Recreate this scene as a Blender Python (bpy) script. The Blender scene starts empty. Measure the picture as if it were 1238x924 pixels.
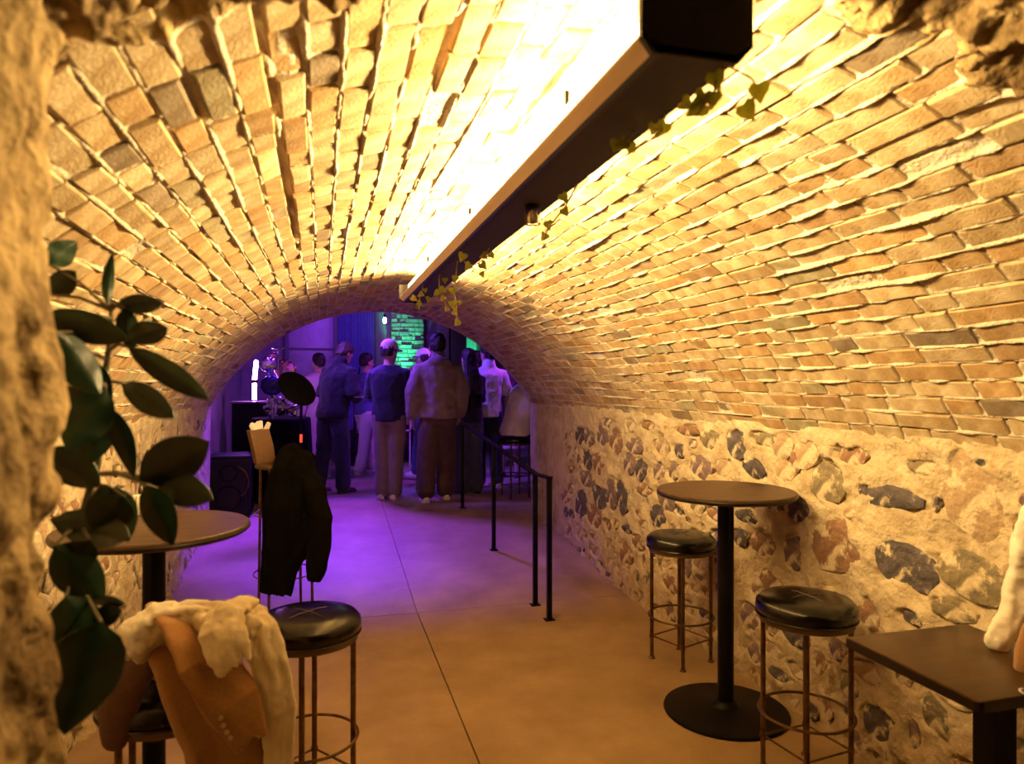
import bpy, bmesh, math, random
import numpy as np
from mathutils import Vector, Matrix

random.seed(7)
RNG = np.random.default_rng(11)
SC = bpy.context.scene
COL = SC.collection
R = math.radians

# ------------------------------------------------------------------ camera
FPX = 850.0
YAW = R(15.1)
CAM_Z = 1.585
cam_d = bpy.data.cameras.new('camera')
cam = bpy.data.objects.new('camera', cam_d)
COL.objects.link(cam)
cam_d.sensor_width = 36.0
cam_d.lens = FPX / 1238.0 * 36.0
cam_d.clip_start = 0.03
cam.location = (0, 0, CAM_Z)
cam.rotation_euler = (R(90), 0, -YAW)
cam_d.dof.use_dof = True
cam_d.dof.focus_distance = 4.6
cam_d.dof.aperture_fstop = 3.0
SC.camera = cam

# ------------------------------------------------------------------ world, exposure
w = bpy.data.worlds.new('World'); SC.world = w; w.use_nodes = True
bg = w.node_tree.nodes['Background']
bg.inputs[0].default_value = (1.0, 0.62, 0.25, 1); bg.inputs[1].default_value = 0.0
SC.view_settings.view_transform = 'Standard'
SC.view_settings.look = 'None'
SC.view_settings.gamma = 1.0
SC.view_settings.use_curve_mapping = False
SC.view_settings.exposure = 0.0
SC.cycles.use_denoising = True
SC.cycles.max_bounces = 8
SC.cycles.diffuse_bounces = 5
SC.cycles.sample_clamp_indirect = 6.0

def light(name, kind, loc, energy, color, target=None, parent=None, **kw):
    d = bpy.data.lights.new(name, kind); d.energy = energy; d.color = color
    for k, v in kw.items(): setattr(d, k, v)
    o = bpy.data.objects.new(name, d); COL.objects.link(o); o.location = loc
    if target is not None:
        o.rotation_euler = (Vector(target) - Vector(loc)).to_track_quat('-Z', 'Y').to_euler()
    if parent: o.parent = parent
    return o

# violet stage lamps rigged under the hall ceiling, hidden from the camera above the arch
light('stage_lamp_ramp_offscreen', 'SPOT', (0.15, 8.75, 3.6), 1500, (0.22, 0.035, 1.0), (0.25, 6.5, 0.15), spot_size=R(58), spot_blend=0.8, shadow_soft_size=0.25)
light('stage_lamp_side_offscreen', 'SPOT', (0.25, 8.55, 3.6), 1500, (0.13, 0.02, 1.0), (-0.6, 5.9, 0.0), spot_size=R(50), spot_blend=0.8, shadow_soft_size=0.25)
light('stage_lamp_right_offscreen', 'SPOT', (3.2, 8.6, 3.4), 420, (0.45, 0.06, 1.0), (0.6, 10.0, 0.6), spot_size=R(70), spot_blend=0.7, shadow_soft_size=0.15)
light('stage_lamp_left_offscreen', 'SPOT', (-0.9, 7.75, 3.4), 750, (0.20, 0.06, 1.0), (2.3, 9.2, 0.9), spot_size=R(62), spot_blend=0.7, shadow_soft_size=0.15)
light('stage_wash_offscreen', 'SPOT', (0.2, 9.6, 3.5), 240, (0.28, 0.045, 1.0), (-0.1, 13.0, 2.2), spot_size=R(80), spot_blend=0.7, shadow_soft_size=0.2)
# green uplights at the foot of the back wall, behind the standing board and the crowd
light('green_uplight', 'SPOT', (1.42, 12.35, 1.25), 420, (0.05, 1.0, 0.48), (1.46, 12.95, 2.7), spot_size=R(36), spot_blend=0.8, shadow_soft_size=0.05)

# ------------------------------------------------------------------ projection helpers
CY, SY = math.cos(YAW), math.sin(YAW)
def ray(px, py):
    u = (px - 619.0) / FPX; v = (462.0 - py) / FPX
    return Vector((SY + u * CY, CY - u * SY, v))
def P(px, py, d): return Vector((0, 0, CAM_Z)) + ray(px, py) * d
def at_z(px, py, z):
    r = ray(px, py); return P(px, py, (z - CAM_Z) / r.z)
def at_x(px, py, x): r = ray(px, py); return P(px, py, x / r.x)
def at_y(px, py, y): r = ray(px, py); return P(px, py, y / r.y)
def project(p):
    x, y, z = p[0], p[1], p[2] - CAM_Z
    d = x * SY + y * CY
    return 619 + FPX * (x * CY - y * SY) / d, 462 - FPX * z / d, d

RAMP0, RAMP1, HALL_Z = 4.83, 8.0, 0.27
def floor_z(y): return HALL_Z * min(1, max(0, (y - RAMP0) / (RAMP1 - RAMP0)))
def on_floor(px, py):
    d = 6.0
    for _ in range(60):
        p = P(px, py, d); d2 = (floor_z(p.y) - CAM_Z) / ray(px, py).z
        d = 0.5 * (d + d2)
    p = P(px, py, d); p.z = floor_z(p.y); return p

# ------------------------------------------------------------------ vector noise
def _h(i, j, k, seed):
    n = (i * 374761393 + j * 668265263 + k * 2147483647 + seed * 974634777) & 0x7fffffff
    n = ((n ^ (n >> 13)) * 1274126177) & 0x7fffffff
    n = ((n ^ (n >> 16)) * 60493) & 0x7fffffff
    return (n & 0xffff) / 32767.5 - 1.0
def vn(x, y=0.0, z=0.0, seed=0):
    x, y, z = np.broadcast_arrays(np.asarray(x, float), np.asarray(y, float), np.asarray(z, float))
    i, j, k = np.floor(x).astype(np.int64), np.floor(y).astype(np.int64), np.floor(z).astype(np.int64)
    f, g, e = x - i, y - j, z - k
    f, g, e = f * f * (3 - 2 * f), g * g * (3 - 2 * g), e * e * (3 - 2 * e)
    def c(a, b, d): return _h(i + a, j + b, k + d, seed)
    x00 = c(0, 0, 0) * (1 - f) + c(1, 0, 0) * f; x10 = c(0, 1, 0) * (1 - f) + c(1, 1, 0) * f
    x01 = c(0, 0, 1) * (1 - f) + c(1, 0, 1) * f; x11 = c(0, 1, 1) * (1 - f) + c(1, 1, 1) * f
    return (x00 * (1 - g) + x10 * g) * (1 - e) + (x01 * (1 - g) + x11 * g) * e
def fbm(x, y=0.0, z=0.0, oct=4, seed=0):
    s = 0; a = 0.5; m = 1.0
    for o in range(oct):
        s = s + a * vn(np.asarray(x) * m, np.asarray(y) * m, np.asarray(z) * m, seed + o); a *= 0.5; m *= 2.03
    return s

# ------------------------------------------------------------------ materials
MATS = {}
def mat(name, color, rough=0.6, metal=0.0, var=0.0, vscale=8.0, bump=0.0, bscale=40.0, spec=0.5, color2=None,
        emit=None, estr=0.0, sheen=0.0, coat=0.0, attr=None, stretch=None, trans=0.0, detail=5.0, lo=0.35, hi=0.65, smear=None):
    m = bpy.data.materials.new(name); m.use_nodes = True
    nt = m.node_tree; N = nt.nodes; L = nt.links
    b = N['Principled BSDF']
    b.inputs['Roughness'].default_value = rough; b.inputs['Metallic'].default_value = metal
    b.inputs['Specular IOR Level'].default_value = spec
    if sheen: b.inputs['Sheen Weight'].default_value = sheen
    if coat: b.inputs['Coat Weight'].default_value = coat; b.inputs['Coat Roughness'].default_value = 0.15
    if trans: b.inputs['Transmission Weight'].default_value = trans
    b.inputs['Base Color'].default_value = (*color, 1)
    tc = N.new('ShaderNodeTexCoord'); src = tc.outputs['Object']
    if stretch:
        mp = N.new('ShaderNodeMapping'); mp.inputs['Scale'].default_value = stretch
        L.new(src, mp.inputs['Vector']); src = mp.outputs['Vector']
    colout = None
    if var > 0 or color2:
        nz = N.new('ShaderNodeTexNoise'); nz.inputs['Scale'].default_value = vscale; nz.inputs['Detail'].default_value = detail
        nz.inputs['Roughness'].default_value = 0.6
        L.new(src, nz.inputs['Vector'])
        rp = N.new('ShaderNodeValToRGB'); rp.color_ramp.elements[0].position = lo; rp.color_ramp.elements[1].position = hi
        c2 = color2 or tuple(c * (1 - var) for c in color)
        rp.color_ramp.elements[0].color = (*c2, 1); rp.color_ramp.elements[1].color = (*color, 1)
        L.new(nz.outputs['Fac'], rp.inputs['Fac']); colout = rp.outputs['Color']
    if smear:
        n3 = N.new('ShaderNodeTexNoise'); n3.inputs['Scale'].default_value = smear[1]; n3.inputs['Detail'].default_value = 8; n3.inputs['Roughness'].default_value = .65
        L.new(src, n3.inputs['Vector'])
        r3 = N.new('ShaderNodeValToRGB'); r3.color_ramp.elements[0].position = smear[2]; r3.color_ramp.elements[1].position = smear[2] + .07
        L.new(n3.outputs['Fac'], r3.inputs['Fac'])
        mx = N.new('ShaderNodeMix'); mx.data_type = 'RGBA'; mx.inputs[7].default_value = (*smear[0], 1)
        L.new(r3.outputs['Color'], mx.inputs[0]); L.new(colout, mx.inputs[6]); colout = mx.outputs[2]
    if attr:
        at = N.new('ShaderNodeAttribute'); at.attribute_name = attr
        if colout is not None:
            mx = N.new('ShaderNodeMix'); mx.data_type = 'RGBA'; mx.blend_type = 'MULTIPLY'; mx.inputs[0].default_value = 1
            L.new(at.outputs['Color'], mx.inputs[6]); L.new(colout, mx.inputs[7]); colout = mx.outputs[2]
        else: colout = at.outputs['Color']
    if colout is not None: L.new(colout, b.inputs['Base Color'])
    if bump > 0:
        n2 = N.new('ShaderNodeTexNoise'); n2.inputs['Scale'].default_value = bscale; n2.inputs['Detail'].default_value = 6
        L.new(src, n2.inputs['Vector'])
        bp = N.new('ShaderNodeBump'); bp.inputs['Strength'].default_value = 1.0; bp.inputs['Distance'].default_value = bump
        L.new(n2.outputs['Fac'], bp.inputs['Height']); L.new(bp.outputs['Normal'], b.inputs['Normal'])
    if emit:
        b.inputs['Emission Color'].default_value = (*emit, 1); b.inputs['Emission Strength'].default_value = estr
    MATS[name] = m; return m

PLA = (0.57, 0.465, 0.30)
mat('mortar', (0.58, 0.51, 0.40), 0.9, var=0.3, vscale=14, bump=0.010, bscale=85, spec=0.2, color2=(0.45, 0.37, 0.26))
mat('brick', (1.0, 1.0, 1.0), 0.85, color2=(0.66, 0.57, 0.46), vscale=15, detail=9, bump=0.0026, bscale=140, spec=0.2, attr='tint', smear=((1.05, 1.10, 1.18), 11, .60))
mat('plaster', PLA, 0.9, color2=(0.40, 0.30, 0.175), vscale=9, bump=0.012, bscale=45, spec=0.2, detail=9, smear=((0.28, 0.195, 0.115), 7, .60))
mat('stone_dark', (0.13, 0.105, 0.105), 0.75, color2=(0.055, 0.045, 0.047), vscale=22, bump=0.010, bscale=45, spec=0.3, smear=(PLA, 11, .555))
mat('stone_mauve', (0.24, 0.165, 0.15), 0.8, color2=(0.15, 0.10, 0.098), vscale=20, bump=0.010, bscale=45, spec=0.25, smear=(PLA, 11, .52))
mat('stone_red', (0.30, 0.17, 0.095), 0.8, color2=(0.19, 0.105, 0.065), vscale=20, bump=0.010, bscale=45, spec=0.25, smear=(PLA, 10, .52))
mat('stone_olive', (0.27, 0.215, 0.125), 0.8, color2=(0.15, 0.12, 0.075), vscale=20, bump=0.010, bscale=45, spec=0.25, smear=(PLA, 10, .51))
mat('stone_tan', (0.42, 0.30, 0.18), 0.85, color2=(0.31, 0.215, 0.13), vscale=18, bump=0.010, bscale=45, spec=0.2, smear=(PLA, 9, .50))
mat('jamb_stone', (0.40, 0.285, 0.135), 0.9, color2=(0.13, 0.08, 0.034), vscale=8, bump=0.03, bscale=24, spec=0.15, detail=8, lo=.40, hi=.62)
mat('concrete', (0.43, 0.31, 0.185), 0.5, color2=(0.27, 0.185, 0.105), vscale=2.6, bump=0.0015, bscale=140, spec=0.3, detail=12, lo=0.3, hi=0.7, smear=((0.30, 0.20, 0.115), 45, .60))
mat('joint', (0.06, 0.045, 0.035), 0.9)
mat('hall_concrete', (0.36, 0.30, 0.27), 0.45, color2=(0.24, 0.19, 0.17), vscale=3, bump=0.001, bscale=120, spec=0.4, detail=8)
mat('dark_wood', (0.085, 0.044, 0.020), 0.42, color2=(0.035, 0.018, 0.009), vscale=5, stretch=(1, 7, 7), bump=0.001, bscale=20, spec=0.25)
mat('table_lacquer', (0.065, 0.033, 0.012), 0.30, color2=(0.04, 0.02, 0.008), vscale=5, stretch=(1, 6, 6), spec=0.35)
mat('black_metal', (0.003, 0.0027, 0.0025), 0.42, bump=0.0006, bscale=150, spec=0.15)
mat('black_edge', (0.010, 0.008, 0.006), 0.35, spec=0.3)
mat('bronze', (0.20, 0.115, 0.055), 0.38, metal=0.9, var=0.5, vscale=30)
mat('leather', (0.004, 0.0035, 0.003), 0.22, spec=0.45, bump=0.0008, bscale=60)
mat('seam', (0.06, 0.045, 0.03), 0.5)
mat('seat_rim', (0.12, 0.07, 0.03), 0.5, var=0.3)
mat('beam_black', (0.016, 0.011, 0.006), 0.6, bump=0.001, bscale=30)
mat('beam_tan', (0.92, 0.76, 0.50), 0.5, var=0.2, vscale=4, stretch=(4, .3, 4))
mat('led', (1, 0.85, 0.6), 0.5, emit=(1.0, 0.72, 0.36), estr=30)
mat('ivy', (0.26, 0.27, 0.08), 0.6, var=0.35, vscale=25)
_nt = MATS['ivy'].node_tree; _tr = _nt.nodes.new('ShaderNodeBsdfTranslucent'); _tr.inputs[0].default_value = (0.55, 0.58, 0.16, 1)
_mx = _nt.nodes.new('ShaderNodeMixShader'); _mx.inputs[0].default_value = 0.75
_nt.links.new(_nt.nodes['Principled BSDF'].outputs[0], _mx.inputs[1]); _nt.links.new(_tr.outputs[0], _mx.inputs[2])
_nt.links.new(_mx.outputs[0], _nt.nodes['Material Output'].inputs[0])
mat('vine', (0.25, 0.19, 0.09), 0.7)
mat('leaf', (0.014, 0.036, 0.012), 0.33, color2=(0.006, 0.020, 0.007), vscale=14, bump=0.002, bscale=25, spec=0.5)
mat('stem', (0.10, 0.075, 0.035), 0.7)
mat('terracotta', (0.30, 0.13, 0.06), 0.8, var=0.2)
mat('soil', (0.03, 0.02, 0.012), 0.95, bump=0.01, bscale=40)
mat('glass_cage', (0.5, 0.42, 0.3), 0.15, trans=0.6)
mat('cream_cloth', (0.80, 0.71, 0.54), 0.9, var=0.08, vscale=30, bump=0.0012, bscale=160, sheen=0.3)
mat('brown_wool', (0.33, 0.16, 0.05), 0.92, var=0.18, vscale=120, bump=0.001, bscale=260, sheen=0.3)
mat('brown_lining', (0.10, 0.045, 0.022), 0.8, var=0.2, vscale=60)
mat('button', (0.30, 0.19, 0.09), 0.35)
mat('black_cloth', (0.0035, 0.003, 0.003), 0.95, spec=.1, bump=0.003, bscale=40)
mat('paper_bag', (0.18, 0.095, 0.05), 0.8, var=0.15, vscale=20, bump=0.002, bscale=30)
mat('tissue', (0.75, 0.70, 0.72), 0.6, bump=0.003, bscale=30)
mat('foil', (0.75, 0.72, 0.78), 0.18, metal=1.0, bump=0.01, bscale=30)
mat('rose_foil', (0.80, 0.42, 0.40), 0.22, metal=0.8)
mat('navy_foil', (0.03, 0.03, 0.14), 0.25, metal=0.4)
mat('neon', (1, 1, 1), 0.4, emit=(0.55, 0.16, 1.0), estr=110)
mat('red_lamp', (1, 0.1, 0.05), 0.4, emit=(1, 0.06, 0.02), estr=1.6)
mat('white_lamp', (1, 1, 1), 0.4, emit=(0.75, 1.0, 0.9), estr=40)
mat('skin', (0.50, 0.30, 0.22), 0.55, var=0.08)
mat('eye', (0.03, 0.02, 0.02), 0.2)
mat('hair_dark', (0.015, 0.010, 0.008), 0.6, bump=0.006, bscale=60, stretch=(1, 1, .3))
mat('hair_brown', (0.06, 0.032, 0.018), 0.6, bump=0.006, bscale=60, stretch=(1, 1, .3))
def cloth(n, c, **k): mat('c_' + n, c, 0.9, var=k.pop('var', 0.15), vscale=k.pop('vscale', 14), bump=0.004, bscale=18, sheen=0.1, **k)
cloth('black', (0.006, 0.005, 0.006)); cloth('navy', (0.012, 0.012, 0.028)); cloth('blue', (0.10, 0.10, 0.30))
cloth('denim', (0.06, 0.075, 0.16)); cloth('denim_dark', (0.015, 0.018, 0.045)); cloth('white', (0.72, 0.70, 0.72), var=0.06)
cloth('beige', (0.22, 0.17, 0.16)); cloth('brown', (0.085, 0.055, 0.042), var=.3); cloth('taupe', (0.20, 0.15, 0.14)); cloth('pale', (0.62, 0.52, 0.55), var=0.08)
mat('shoe_white', (0.68, 0.64, 0.62), 0.6); mat('shoe_dark', (0.03, 0.028, 0.03), 0.5)
mat('cap_pale', (0.55, 0.45, 0.48), 0.85)
mat('hall_wall', (0.30, 0.27, 0.27), 0.85, var=0.3, vscale=3, bump=0.01, bscale=12)
mat('hall_ceiling', (0.05, 0.045, 0.045), 0.9)
mat('door_metal', (0.42, 0.36, 0.40), 0.45, var=0.35, vscale=3, metal=0.3)
mat('door_frame', (0.12, 0.10, 0.12), 0.5)
mat('curtain', (0.16, 0.14, 0.45), 0.7, var=0.2, vscale=10)
mat('hall_brick', (0.38, 0.30, 0.26), 0.85, color2=(0.22, 0.17, 0.15), vscale=8, bump=0.02, bscale=12)
mat('green_panel', (0.55, 0.62, 0.58), 0.7)
mat('board_black', (0.006, 0.006, 0.007), 0.6, spec=.2); mat('board_white', (0.75, 0.72, 0.75), 0.5)
mat('bench_wood', (0.07, 0.06, 0.07), 0.6, var=0.3)

# ------------------------------------------------------------------ mesh helpers
class MB:
    def __init__(s): s.v = []; s.f = []
    def add(s, vs, fs):
        o = len(s.v); s.v += [tuple(p) for p in vs]; s.f += [tuple(i + o for i in f) for f in fs]; return s
    def box(s, lo, hi, bev=0.0, M=None):
        (x0, y0, z0), (x1, y1, z1) = lo, hi
        if bev <= 0:
            vs = [(x, y, z) for x in (x0, x1) for y in (y0, y1) for z in (z0, z1)]
            fs = [(0, 1, 3, 2), (4, 6, 7, 5), (0, 4, 5, 1), (2, 3, 7, 6), (0, 2, 6, 4), (1, 5, 7, 3)]
        else:
            bm = bmesh.new(); bmesh.ops.create_cube(bm, size=1)
            for v in bm.verts: v.co = Vector((x0 + (v.co.x + .5) * (x1 - x0), y0 + (v.co.y + .5) * (y1 - y0), z0 + (v.co.z + .5) * (z1 - z0)))
            bmesh.ops.bevel(bm, geom=bm.edges[:], offset=bev, segments=2, profile=0.6, affect='EDGES')
            bm.verts.index_update(); vs = [v.co.copy() for v in bm.verts]; fs = [[v.index for v in f.verts] for f in bm.faces]; bm.free()
        if M is not None: vs = [M @ Vector(p) for p in vs]
        return s.add(vs, fs)
    def loft(s, rings, cap=True, closed=True):
        n = len(rings[0]); vs = [p for r in rings for p in r]; fs = []
        m = n if closed else n - 1
        for i in range(len(rings) - 1):
            for j in range(m):
                k = (j + 1) % n
                fs.append((i * n + j, i * n + k, (i + 1) * n + k, (i + 1) * n + j))
        if cap and closed:
            fs.append(tuple(range(n - 1, -1, -1))); b = (len(rings) - 1) * n; fs.append(tuple(range(b, b + n)))
        return s.add(vs, fs)
    def lathe(s, prof, n=32, c=(0, 0, 0)):
        rings = [[(c[0] + r * math.cos(2 * math.pi * k / n), c[1] + r * math.sin(2 * math.pi * k / n), c[2] + z) for k in range(n)] for r, z in prof]
        return s.loft(rings)
    def tube(s, pts, r, n=10, flat=1.0, side=None, ends=True, folds=0.0, nf=5, open_end=0.0):
        """tapered tube; r a number or a list; flat squeezes across side"""
        pts = [Vector(p) for p in pts]; m = len(pts)
        rs = r if hasattr(r, '__len__') else [r] * m
        fl = flat if hasattr(flat, '__len__') else [flat] * m
        rings = []; pu = None
        for i, p in enumerate(pts):
            t = (pts[min(i + 1, m - 1)] - pts[max(i - 1, 0)]).normalized()
            if side is not None: u = Vector(side)
            elif pu is None: u = Vector((0, 0, 1)) if abs(t.z) < .9 else Vector((1, 0, 0))
            else: u = pu
            u = (u - t * u.dot(t)); u = u.normalized() if u.length > 1e-6 else t.orthogonal().normalized()
            pu = u; v = t.cross(u)
            rings.append([p + (u * (rs[i] * math.cos(a)) + v * (rs[i] * fl[i] * math.sin(a))) * (1 + folds * math.sin(nf * a + .9 * math.sin(i * 1.3 + nf)) + .5 * folds * math.sin((nf + 3) * a + i * .7)) for a in (2 * math.pi * k / n for k in range(n))])
        if ends and m > 1:
            def shrink(ring, c, d, k): return [c + d + (q - c) * k for q in ring]
            t0 = (pts[0] - pts[1]).normalized(); t1 = (pts[-1] - pts[-2]).normalized()
            e0, e1 = min(rs[0], rs[0] * fl[0]), min(rs[-1], rs[-1] * fl[-1])
            if open_end:
                e = rings[-1]; tail = [shrink(e, pts[-1], t1 * .002, .93), [pts[-1] - t1 * open_end * .5 + (q - pts[-1]) * .72 for q in e], [pts[-1] - t1 * open_end + (q - pts[-1]) * .5 for q in e]]
                rings = [shrink(rings[0], pts[0], t0 * e0 * .9, .45), shrink(rings[0], pts[0], t0 * e0 * .55, .84)] + rings + tail
                return s.loft(rings)
            rings = [shrink(rings[0], pts[0], t0 * e0 * .9, .45), shrink(rings[0], pts[0], t0 * e0 * .55, .84)] + rings + \
                    [shrink(rings[-1], pts[-1], t1 * e1 * .55, .84), shrink(rings[-1], pts[-1], t1 * e1 * .9, .45)]
        return s.loft(rings)
    def ell(s, c, r, n=14, m=9, M=None):
        rings = []
        for i in range(m):
            a = math.pi * (0.06 + 0.88 * i / (m - 1)); sr, cz = math.sin(a), math.cos(a)
            rings.append([Vector((r[0] * sr * math.cos(2 * math.pi * k / n), r[1] * sr * math.sin(2 * math.pi * k / n), -r[2] * cz)) for k in range(n)])
        if M is not None: rings = [[M @ p for p in q] for q in rings]
        return s.loft([[Vector(c) + p for p in q] for q in rings])
    def torus(s, c, R_, r, n=40, m=8):
        vs = []; fs = []
        for i in range(n):
            a = 2 * math.pi * i / n
            for j in range(m):
                b = 2 * math.pi * j / m
                vs.append((c[0] + (R_ + r * math.cos(b)) * math.cos(a), c[1] + (R_ + r * math.cos(b)) * math.sin(a), c[2] + r * math.sin(b)))
        for i in range(n):
            for j in range(m):
                fs.append((i * m + j, ((i + 1) % n) * m + j, ((i + 1) % n) * m + (j + 1) % m, i * m + (j + 1) % m))
        return s.add(vs, fs)
    def mesh(s, name):
        me = bpy.data.meshes.new(name); me.from_pydata(s.v, [], s.f); me.update()
        bm = bmesh.new(); bm.from_mesh(me); bmesh.ops.recalc_face_normals(bm, faces=bm.faces[:]); bm.to_mesh(me); bm.free()
        return me
    def build(s, name, m, parent=None, smooth=True, loc=None, rot=None, angle=35):
        return link(name, s.mesh(name), m, parent, smooth, loc, rot, angle)

def link(name, me, m, parent=None, smooth=True, loc=None, rot=None, angle=35):
    if m: me.materials.append(MATS[m])
    if smooth:
        me.shade_smooth()
        if angle and angle < 180:
            try: me.set_sharp_from_angle(angle=R(angle))
            except Exception: pass
    o = bpy.data.objects.new(name, me); COL.objects.link(o)
    if parent: o.parent = parent
    if loc is not None: o.location = loc
    if rot is not None: o.rotation_euler = rot
    return o
def recenter(o):
    """put a mesh object's origin at its own centre (world-space mesh, parent untransformed)"""
    me = o.data; n = len(me.vertices); a = np.empty(n * 3); me.vertices.foreach_get('co', a); a = a.reshape(-1, 3)
    c = (a.min(0) + a.max(0)) / 2; c[2] = a[:, 2].min(); me.vertices.foreach_set('co', (a - c).ravel()); o.location = c; me.update(); return o
def tag(o, label=None, cat=None, group=None, kind=None):
    if label: o['label'] = label
    if cat: o['category'] = cat
    if group: o['group'] = group
    if kind: o['kind'] = kind
    return o
def thing(name, label, cat, loc=(0, 0, 0), rz=0, group=None):
    o = bpy.data.objects.new(name, None); COL.objects.link(o); o.location = loc; o.rotation_euler = (0, 0, rz); o.empty_display_size = 0.1
    return tag(o, label, cat, group)
def grid_mesh(name, V):
    """V: (a,b,3) array -> quad grid mesh"""
    a, b, _ = V.shape; me = bpy.data.meshes.new(name)
    idx = np.arange(a * b).reshape(a, b)
    q = np.stack([idx[:-1, :-1], idx[1:, :-1], idx[1:, 1:], idx[:-1, 1:]], -1).reshape(-1, 4)
    me.vertices.add(a * b); me.vertices.foreach_set('co', V.astype(np.float32).ravel())
    me.loops.add(q.size); me.loops.foreach_set('vertex_index', q.astype(np.int32).ravel())
    me.polygons.add(len(q)); me.polygons.foreach_set('loop_start', np.arange(0, q.size, 4, dtype=np.int32))
    me.update(calc_edges=True); return me
def remeshed(mb, name, voxel, smooth=4, wrinkle=None):
    me = mb.mesh(name); o = bpy.data.objects.new('tmp', me); COL.objects.link(o)
    r = o.modifiers.new('r', 'REMESH'); r.mode = 'VOXEL'; r.voxel_size = voxel
    s = o.modifiers.new('s', 'SMOOTH'); s.factor = 0.5; s.iterations = smooth
    dg = bpy.context.evaluated_depsgraph_get(); dg.update()
    out = bpy.data.meshes.new_from_object(o.evaluated_get(dg)); out.name = name
    bpy.data.objects.remove(o); bpy.data.meshes.remove(me); out.materials.clear()
    if wrinkle:
        n = len(out.vertices); a = np.empty(n * 3); out.vertices.foreach_get('co', a); a = a.reshape(-1, 3)
        nn = np.empty(n * 3); out.vertices.foreach_get('normal', nn); nn = nn.reshape(-1, 3)
        a = a + nn * wrinkle(a)[:, None]; out.vertices.foreach_set('co', a.ravel()); out.update()
    return out
def wrinkles(amp, scale, stretch=(1, 1, .5), seed=0):
    def f(a):
        q = a * np.array(stretch) * scale
        return amp * (1 - 2 * np.abs(fbm(q[:, 0], q[:, 1], q[:, 2], 3, seed)) * 1.6)
    return f
def setcol(me, cols):
    at = me.color_attributes.new('tint', 'FLOAT_COLOR', 'POINT'); at.data.foreach_set('color', np.asarray(cols, np.float32).ravel())

# ================================================================== STRUCTURE
VX, VZ, VR = 0.575, 0.455, 1.855
PHI = math.asin(1.625 / VR); ARC = VR * PHI
XL, XR, SPR = -1.05, 2.20, VZ + VR * math.cos(PHI)
YEND = 7.30
NCOURSE = 55; PITCH = 2 * ARC / NCOURSE
def vpt(s, y, h=0.0):
    a = s / VR
    return np.stack([VX + (VR - h) * np.sin(a), np.broadcast_to(y, np.shape(a)), VZ + (VR - h) * np.cos(a)], -1)
def edge_y(s):      # ragged front line of the brickwork
    return 1.13 - 0.10 * np.asarray(s) / ARC + 0.07 * vn(np.asarray(s) * 7, 3.1, 0, 5) + 0.03 * vn(np.asarray(s) * 23, 1.1, 0, 6)
def warp(s, y): return 0.010 * vn(np.asarray(y) * 0.9, np.asarray(s) * 1.3, 0, 21) + 0.004 * vn(np.asarray(y) * 4, np.asarray(s) * 5, 0, 22)
def ridge(y, k):    # how far the pointing stands out of a joint
    return 0.0038 + 0.008 * vn(np.asarray(y) * 4.5, k * 7.3, 0, 31) + 0.007 * vn(np.asarray(y) * 17, k * 5.1, 0, 32) + 0.003 * vn(np.asarray(y) * 45, k * 3.1, 0, 34)
CRACK = int(round((-0.66 * VR / 1.855 + ARC) / PITCH))      # the wide open joint on the camera's left side of the crown
def crack(y, k):
    c = np.zeros(np.broadcast(y, k).shape)
    for kk, y0, y1, dep in ((CRACK, 1.05, 3.4, .045), (CRACK + 5, 0.9, 1.7, .03), (CRACK - 2, 1.3, 1.6, .03)):
        yy = np.asarray(y, float)
        c = c + (np.asarray(k) == kk) * dep * np.clip(1 - np.abs((yy - (y0 + y1) / 2) / ((y1 - y0) / 2)) ** 3, 0, 1) * np.clip(0.75 + 0.8 * vn(yy * 7, kk * 3.0, 0, 41), 0, 1.2)
    return c

ys = [0.30]
while ys[-1] < YEND: ys.append(ys[-1] + 0.011 + 0.005 * max(0, ys[-1] - 1))
ys[-1] = YEND; ys = np.array(ys)
ss = np.linspace(-ARC, ARC, NCOURSE * 14 + 1)
S, Y = np.meshgrid(ss, ys, indexing='ij')
sw = S + warp(S, Y) + ARC
kj = np.round(sw / PITCH); ds = sw - kj * PITCH
g = np.exp(-(ds / 0.0085) ** 2)
side = np.where(S < 0, -1.0, 1.0)
gr = np.exp(-((ds - side * 0.012) / 0.006) ** 2)
rd = ridge(Y, kj)
hm = -0.004 + 0.004 * fbm(S * 30, Y * 20, 0, 3, 50)
hm = hm * (1 - g) + g * rd - gr * 0.008 * np.clip(vn(Y * 3.3, kj * 9.1, 0, 33) + .45, 0, 1)
hm = hm - np.exp(-(ds / 0.013) ** 2) * crack(Y, kj)
ey = edge_y(S); t = np.clip((ey + 0.02 - Y) / 0.10, 0, 1)
rough = 0.012 + 0.085 * fbm(S * 9, Y * 9, 0, 5, 60) + 0.02 * np.abs(vn(S * 25, Y * 25, 0, 61)) + 0.05 * np.clip((0.95 - Y) / 0.4, 0, 1)
hm = hm * (1 - t) + rough * t
cme = grid_mesh('ceiling', vpt(S, Y, hm))
ceiling = link('ceiling', cme, 'mortar', angle=0)
cme.materials.append(MATS['jamb_stone'])
mi = ((ey - 0.01 + 0.05 * fbm(S * 14, Y * 14, 0, 3, 63) - Y) > 0)[:-1, :-1].astype(np.int32)
cme.polygons.foreach_set('material_index', mi.ravel())
tag(ceiling, 'low brick barrel vault over the cellar room', kind='structure')

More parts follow.
